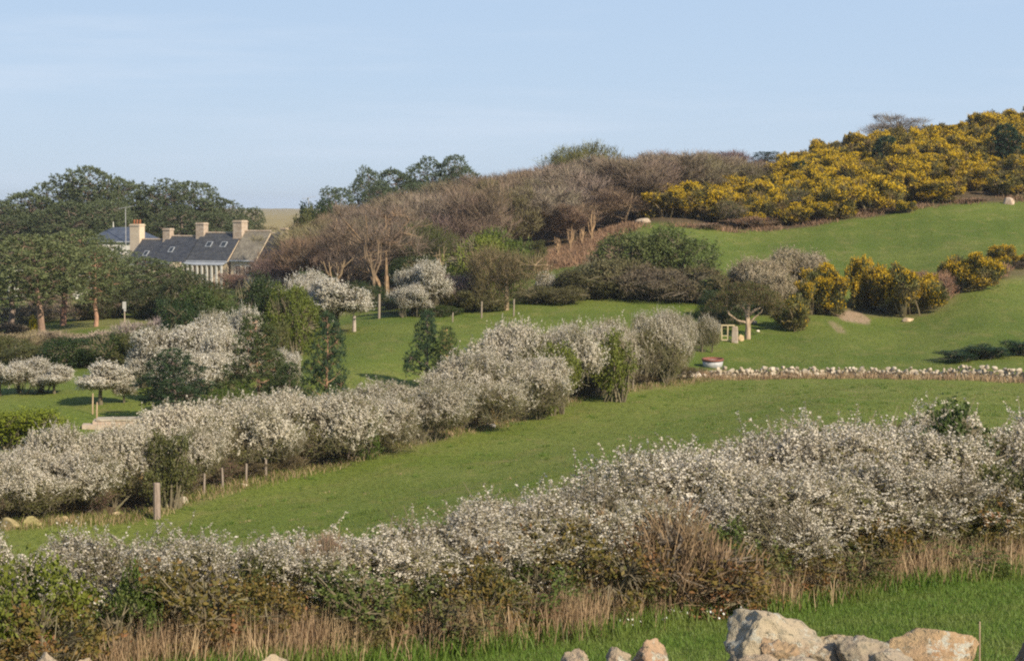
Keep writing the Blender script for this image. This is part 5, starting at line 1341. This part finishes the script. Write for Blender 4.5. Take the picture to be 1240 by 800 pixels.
# Each cottage: origin = ridge left end in world
D_ = 6.4
def cottage(name, px0, px1, ridge0, eave_drop, lab, roofmat='slate', wall='creamstone', Y=HY, tintc=(1, 1, 1), d=D_):
    a = at(px0, ridge0, Y)
    L = (px1 - px0) / F * Y / math.cos(PHI)
    e = empty(name, (a[0], a[1], gz(a[0], a[1])), lab, 'house', 'cottages of the slate roofed row', rz=PHI)
    z1 = a[2] - gz(a[0], a[1]); z0 = z1 - eave_drop
    g = Geo(); gable_walls(g, .05, L - .05, d, z0, -1.0, z1 - .03); obj('wall', g.mesh('wall', M[wall]), e)
    g = Geo(); prism_roof(g, 0, L, d, z0, z1); r = obj('roof', g.mesh('roof', M[roofmat]), e, tintc)
    g = Geo(); g.tubes(np.array([[0, 0, z1 + .14], [L, 0, z1 + .14]]), np.array([.11, .11]), 8, True); obj('ridge', g.mesh('ridge', M['palestone']), r)
    g = Geo(); g.tubes(np.array([[.02, -d / 2 - .24, z0 - .12], [L - .02, -d / 2 - .24, z0 - .12]]), np.array([.09, .09]), 8, True); obj('gutter', g.mesh('gutter', M['zinc']), r)
    return e, r, L, z0, z1
# left cottage (behind the cream chimney) and its low porch roof
e, r, L, z0, z1 = cottage('cottage', 172, 203, 291, 3.0, 'dark slate cottage with the big cream chimney at its end', Y=256)
chimney(r, -.72, z1 - 2.9, 1.75, 5.2, 'creamstone', pots=3, d=1.1)
skylight(r, L * .55, D_, z0, z1, .42)
for x in (L * .3, L * .7): window(e, x, -D_ / 2 - .03, z0 - 1.1, .9, 1.1)
g = Geo(); g.box((-1.4, -D_ / 2 - 1.4, z0 + .05), (5.4, 2.6, .2)); obj('porch_roof', g.mesh('porch_roof', M['zinc']), e)
g = Geo(); g.box((-1.4, -D_ / 2 - 1.3, (z0 - .05) / 2 - .3), (5.0, 2.3, z0 - .07 + .6)); obj('porch_wall', g.mesh('porch_wall', M['slate']), e, (1.2, 1.2, 1.2))
e, r, L, z0, z1 = cottage('cottage', 203, 245, 287, 3.05, 'middle slate cottage between two square stone chimneys', Y=254.4)
chimney(r, .1, z1 - .9, 1.25, 2.1, 'palestone', (1, 1, 1))
skylight(r, L * .38, D_, z0, z1, .45)
for x in (L * .25, L * .65): window(e, x, -D_ / 2 - .03, z0 - 1.1, .9, 1.2)
g = Geo(); a_ = np.array([(L * .7, -D_ / 2 - 1.9, z0 - .9), (L * .7 + 2.0, -D_ / 2 - 1.9, z0 - .9), (L * .7 + 2.0, -D_ / 2, z0 - .9), (L * .7, -D_ / 2, z0 - .9), (L * .7 + 1.0, -D_ / 2 - 1.9, z0 + .1), (L * .7 + 1.0, -D_ / 2 + .4, z0 + .1)])
g.add(np.concatenate([a_]), [(1, 2, 5, 4), (3, 0, 4, 5)], [(0, 1, 4)]); g.box((L * .7 + 1, -D_ / 2 - .97, (z0 - .92) / 2 - .4), (1.98, 1.84, z0 - .92 + .8)); obj('porch', g.mesh('porch', M['palestone']), e)
e, r, L, z0, z1 = cottage('cottage', 245, 297, 283, 3.15, 'long slate cottage with a white posted veranda and two skylights', Y=252.2, tintc=(1.15, 1.12, 1.05))
chimney(r, -.05, z1 - 1.1, 1.4, 2.6, 'palestone'); chimney(r, L - .3, z1 - .9, 1.5, 2.7, 'palestone', d=1.3)
skylight(r, L * .34, D_, z0, z1, .55, .8); skylight(r, L * .70, D_, z0, z1, .55, .8)
vd = empty('veranda', (0, 0, 0), None, None); vd.parent = e
g = Geo(); g.add(np.array([(-.1, -D_ / 2 - 1.1, z0 - .55), (L, -D_ / 2 - 1.1, z0 - .55), (L, -D_ / 2 + .1, z0 - .15), (-.1, -D_ / 2 + .1, z0 - .15), (-.1, -D_ / 2 - 1.1, z0 - .48), (L, -D_ / 2 - 1.1, z0 - .48), (L, -D_ / 2 + .1, z0 - .08), (-.1, -D_ / 2 + .1, z0 - .08)]), [(0, 3, 2, 1), (4, 5, 6, 7), (0, 1, 5, 4), (1, 2, 6, 5), (2, 3, 7, 6), (3, 0, 4, 7)])
obj('veranda_roof', g.mesh('veranda_roof', M['zinc']), vd)
pg = Geo(); pg.box((0, 0, (z0 - .58) / 2 - .2), (.21, .2, z0 - .58 + .4)); pm = pg.mesh('veranda_post', M['white'])
for i in range(9):
    o = obj('veranda_post', pm, vd); o.location = (.1 + i * (L - .3) / 8, -D_ / 2 - 1.0, 0)
g = Geo(); g.box((L / 2, -D_ / 2 - .75, .45), (L, .08, .9)); obj('veranda_rail', g.mesh('veranda_rail', M['terracotta']), vd)
e, r, L, z0, z1 = cottage('cottage', 297, 330, 281, 3.3, 'cottage with a weathered lichen grey roof at the row end', roofmat='lichenroof', Y=249.5)
for x in (L * .3, L * .7): window(e, x, -D_ / 2 - .03, z0 - 1.2, .9, 1.2)
e, r, L, z0, z1 = cottage('cottage', 328, 362, 284, 3.2, 'dark roofed cottage mostly hidden by bare purple brown trees', Y=248, tintc=(1, .9, .85))
chimney(r, L * .5, z1 - .6, .9, 1.5, 'palestone'); 
for x in (L * .3, L * .7): window(e, x, -D_ / 2 - .03, z0 - 1.0, .9, 1.2)
# hipped house behind
a = at(150, 275, 266)
gh = gz(a[0], a[1])
e = empty('villa', (a[0], a[1], gh), 'house with a hipped blue slate roof behind the big cream chimney', 'house', rz=-.1)
zt = a[2] - gh
g = Geo(); w, d, ze = 8.6, 7.0, zt - 1.75
g.add(np.array([(-w / 2, -d / 2, ze), (w / 2, -d / 2, ze), (w / 2, d / 2, ze), (-w / 2, d / 2, ze), (-w / 2 + 2.9, 0, zt), (w / 2 - 2.9, 0, zt)]), [(0, 1, 5, 4), (2, 3, 4, 5), (0, 3, 2, 1)], [(1, 2, 5), (3, 0, 4)])
r = obj('roof', g.mesh('roof', M['slate']), e, (1.25, 1.4, 1.65))
g = Geo(); g.box((0, 0, ze / 2 - .55), (w - .6, d - .6, ze + 1)); obj('wall', g.mesh('wall', M['white']), e)
g = Geo(); g.box((0, -d / 2 + .02, ze - .08), (w + .1, .12, .14)); obj('gutter', g.mesh('gutter', M['zinc']), r)
g = Geo(); g.tubes(np.array([[-w / 2 + 2.9, 0, zt], [-w / 2 + 2.9, 0, zt + .7]]), np.array([.09, .04]), 8, True); obj('finial', g.mesh('finial', M['white']), r)
for x in (-2.4, 0, 2.4): window(e, x, -d / 2 + .27, ze - 1.3, 1.0, 1.5)
# small white buildings left of the cottages
def small_house(px, py_eave, Y, w, d, h, lab, rz=0., wall='white', roof='slate', rise=.9, name='outbuilding'):
    a = at(px, py_eave, Y)
    e = empty(name, (a[0], a[1], a[2] - h), lab, 'building', rz=rz)
    g = Geo(); gable_walls(g, -w / 2, w / 2, d, h, -1.5, h + rise - .03); obj('wall', g.mesh('wall', M[wall]), e)
    g = Geo(); prism_roof(g, -w / 2 - .1, w / 2 + .1, d, h, h + rise, .12, .1); obj('roof', g.mesh('roof', M[roof]), e)
    return e
e = small_house(100, 328, 236, 2.2, 2.4, 2.3, 'small white gabled outbuilding with a tan front among pines', .2)
window(e, .5, -1.24, 1.5, .6, .8)
g = Geo(); g.box((-.35, -1.23, .9), (.9, .08, 1.7)); obj('door', g.mesh('door', M['palestone']), e)
e = small_house(20, 325, 240, 2.0, 2.0, 2.0, 'white flat roofed shed showing through pines at the frame edge', .3, rise=.25)
g = Geo(); g.box((.2, -1.03, .9), (.8, .08, 1.6)); obj('door', g.mesh('door', M['palestone']), e)
e = small_house(112, 300, 246, 1.2, 1.4, 2.0, 'narrow white gable end beside the slate roofed house', .3, rise=.7)
window(e, 0, -.74, 1.2, .6, .8)
# masts
def mast(px, Ybase, top, lab, kind, r=.04):
    p, _ = foot(px, Ybase); h = ray(px, top)[2] * Ybase - p[2]
    e = empty('aerial_mast' if kind != 'lamp' else 'street_lamp', p, lab, 'aerial' if kind != 'lamp' else 'lamp')
    g = Geo(); g.tubes(np.array([[0, 0, -.3], [0, 0, h]]), np.array([r, r * .8]), 7, True); obj('pole', g.mesh('pole', M['metal']), e, None)
    if kind == 'aerial':
        g = Geo(); g.tubes(np.array([[-1.0, 0, h - .1], [1.0, 0, h + .25]]), np.array([.03, .03]), 5)
        for i in range(7): 
            x = -.9 + i * .3; g.tubes(np.array([[x, -.5, h - .1 + (x + 1) * .175], [x, .5, h - .1 + (x + 1) * .175]]), np.array([.02, .02]), 4)
        obj('antenna', g.mesh('antenna', M['metal']), e)
    else:
        g = Geo(); g.tubes(np.array([[0, 0, h - .02], [.4, 0, h + .2], [.9, 0, h + .22]]), np.array([.05, .045, .04]), 6); obj('arm', g.mesh('arm', M['metal']), e)
        g = Geo(); g.box((1.1, 0, h + .2), (.7, .3, .16)); obj('lamp_head', g.mesh('lamp_head', M['white']), e)
mast(153, 262, 252, 'thin television aerial mast standing above the big cream chimney', 'aerial', .06)
mast(374, 300, 240, 'slender pale aerial mast on the skyline beside the dune', 'aerial', .07)

# ------------------------------------------------------------------ light, sky, camera
HAZE = .00013
SUN_EL = math.radians(33)
sd = Vector((.68, -.73, 0)).normalized() * math.cos(SUN_EL) + Vector((0, 0, math.sin(SUN_EL)))
ld = bpy.data.lights.new('sun', 'SUN'); ld.energy = 4.8; ld.angle = math.radians(.6); ld.color = (1.0, .885, .69)
lo = bpy.data.objects.new('sun', ld); C.objects.link(lo); lo.rotation_euler = (-sd).to_track_quat('-Z', 'Y').to_euler()
w = bpy.data.worlds.new('World'); scene.world = w; w.use_nodes = True
nt = w.node_tree; nt.nodes.clear()
sky = nt.nodes.new('ShaderNodeTexSky'); sky.sky_type = 'NISHITA'; sky.sun_disc = False
sky.sun_elevation = SUN_EL; sky.sun_rotation = math.atan2(sd.x, sd.y); sky.altitude = 0; sky.air_density = 1.0; sky.dust_density = .6; sky.ozone_density = 1.5
bg = nt.nodes.new('ShaderNodeBackground'); bg.inputs[1].default_value = .089
tc = nt.nodes.new('ShaderNodeTexCoord'); mp = nt.nodes.new('ShaderNodeMapping'); mp.inputs['Scale'].default_value = (2.2, 2.2, 22)
mp.inputs['Rotation'].default_value = (0, .06, 0)
nz = nt.nodes.new('ShaderNodeTexNoise'); nz.inputs['Scale'].default_value = 1.6; nz.inputs['Detail'].default_value = 5; nz.inputs['Roughness'].default_value = .6
nt.links.new(tc.outputs['Generated'], mp.inputs[0]); nt.links.new(mp.outputs[0], nz.inputs['Vector'])
mr = nt.nodes.new('ShaderNodeMapRange'); mr.interpolation_type = 'SMOOTHSTEP'; mr.inputs['From Min'].default_value = .45; mr.inputs['From Max'].default_value = .75; mr.inputs['To Max'].default_value = .5
nt.links.new(nz.outputs['Fac'], mr.inputs['Value'])
sx = nt.nodes.new('ShaderNodeSeparateXYZ'); nt.links.new(tc.outputs['Generated'], sx.inputs[0])
gr = nt.nodes.new('ShaderNodeValToRGB'); nt.links.new(sx.outputs[2], gr.inputs[0])
gr.color_ramp.elements[0].position = 0.0; gr.color_ramp.elements[0].color = (4.75, 5.7, 6.75, 1)
gr.color_ramp.elements[1].position = .17; gr.color_ramp.elements[1].color = (3.4, 4.65, 6.6, 1)
el = gr.color_ramp.elements.new(.06); el.color = (4.05, 5.25, 6.8, 1)
el = gr.color_ramp.elements.new(.38); el.color = (1.7, 2.6, 4.4, 1)
el = gr.color_ramp.elements.new(.8); el.color = (.9, 1.5, 2.9, 1)
m0 = nt.nodes.new('ShaderNodeMix'); m0.data_type = 'RGBA'; m0.inputs[0].default_value = .94
nt.links.new(sky.outputs[0], m0.inputs[6]); nt.links.new(gr.outputs[0], m0.inputs[7])
mx = nt.nodes.new('ShaderNodeMix'); mx.data_type = 'RGBA'; mx.inputs[7].default_value = (5.4, 6.2, 7.3, 1)
nt.links.new(mr.outputs[0], mx.inputs[0]); nt.links.new(m0.outputs[2], mx.inputs[6])
nt.links.new(mx.outputs[2], bg.inputs[0])
wo = nt.nodes.new('ShaderNodeOutputWorld'); nt.links.new(bg.outputs[0], wo.inputs[0])

# thin spring haze over the valley
hm, hnt, hout = mat('haze_air')
pv = nd(hnt, 'ShaderNodeVolumePrincipled'); pv.inputs['Color'].default_value = (.80, .88, 1.0, 1); pv.inputs['Density'].default_value = HAZE; pv.inputs['Anisotropy'].default_value = .2
hnt.links.new(pv.outputs[0], hout.inputs['Volume'])
g = Geo(); lo_, hi_ = -26.0, 24.0
g.box((0, 2100, (lo_ + hi_) / 2), (12600, 12600, hi_ - lo_))
o = obj('haze', g.mesh('haze', hm)); tag(o, 'pale thin haze filling the air over the valley', 'haze', kind='stuff')

cam = bpy.data.cameras.new('camera'); cam.sensor_width = 36; cam.lens = F / 1240 * 36; cam.clip_start = .1; cam.clip_end = 9000
co = bpy.data.objects.new('camera', cam); C.objects.link(co); co.location = (0, 0, 0); co.rotation_euler = (math.pi / 2 - TILT, 0, 0)
scene.camera = co
scene.view_settings.view_transform = 'Standard'; scene.view_settings.look = 'None'; scene.view_settings.exposure = .52; scene.view_settings.gamma = 1
scene.view_settings.use_curve_mapping = False
scene.render.engine = 'CYCLES'
cy = scene.cycles
cy.max_bounces = 5; cy.diffuse_bounces = 3; cy.glossy_bounces = 2; cy.transmission_bounces = 3; cy.transparent_max_bounces = 4
cy.volume_bounces = 0; cy.volume_step_rate = 20; cy.volume_max_steps = 16
cy.filter_width = 2.1
cy.use_denoising = False
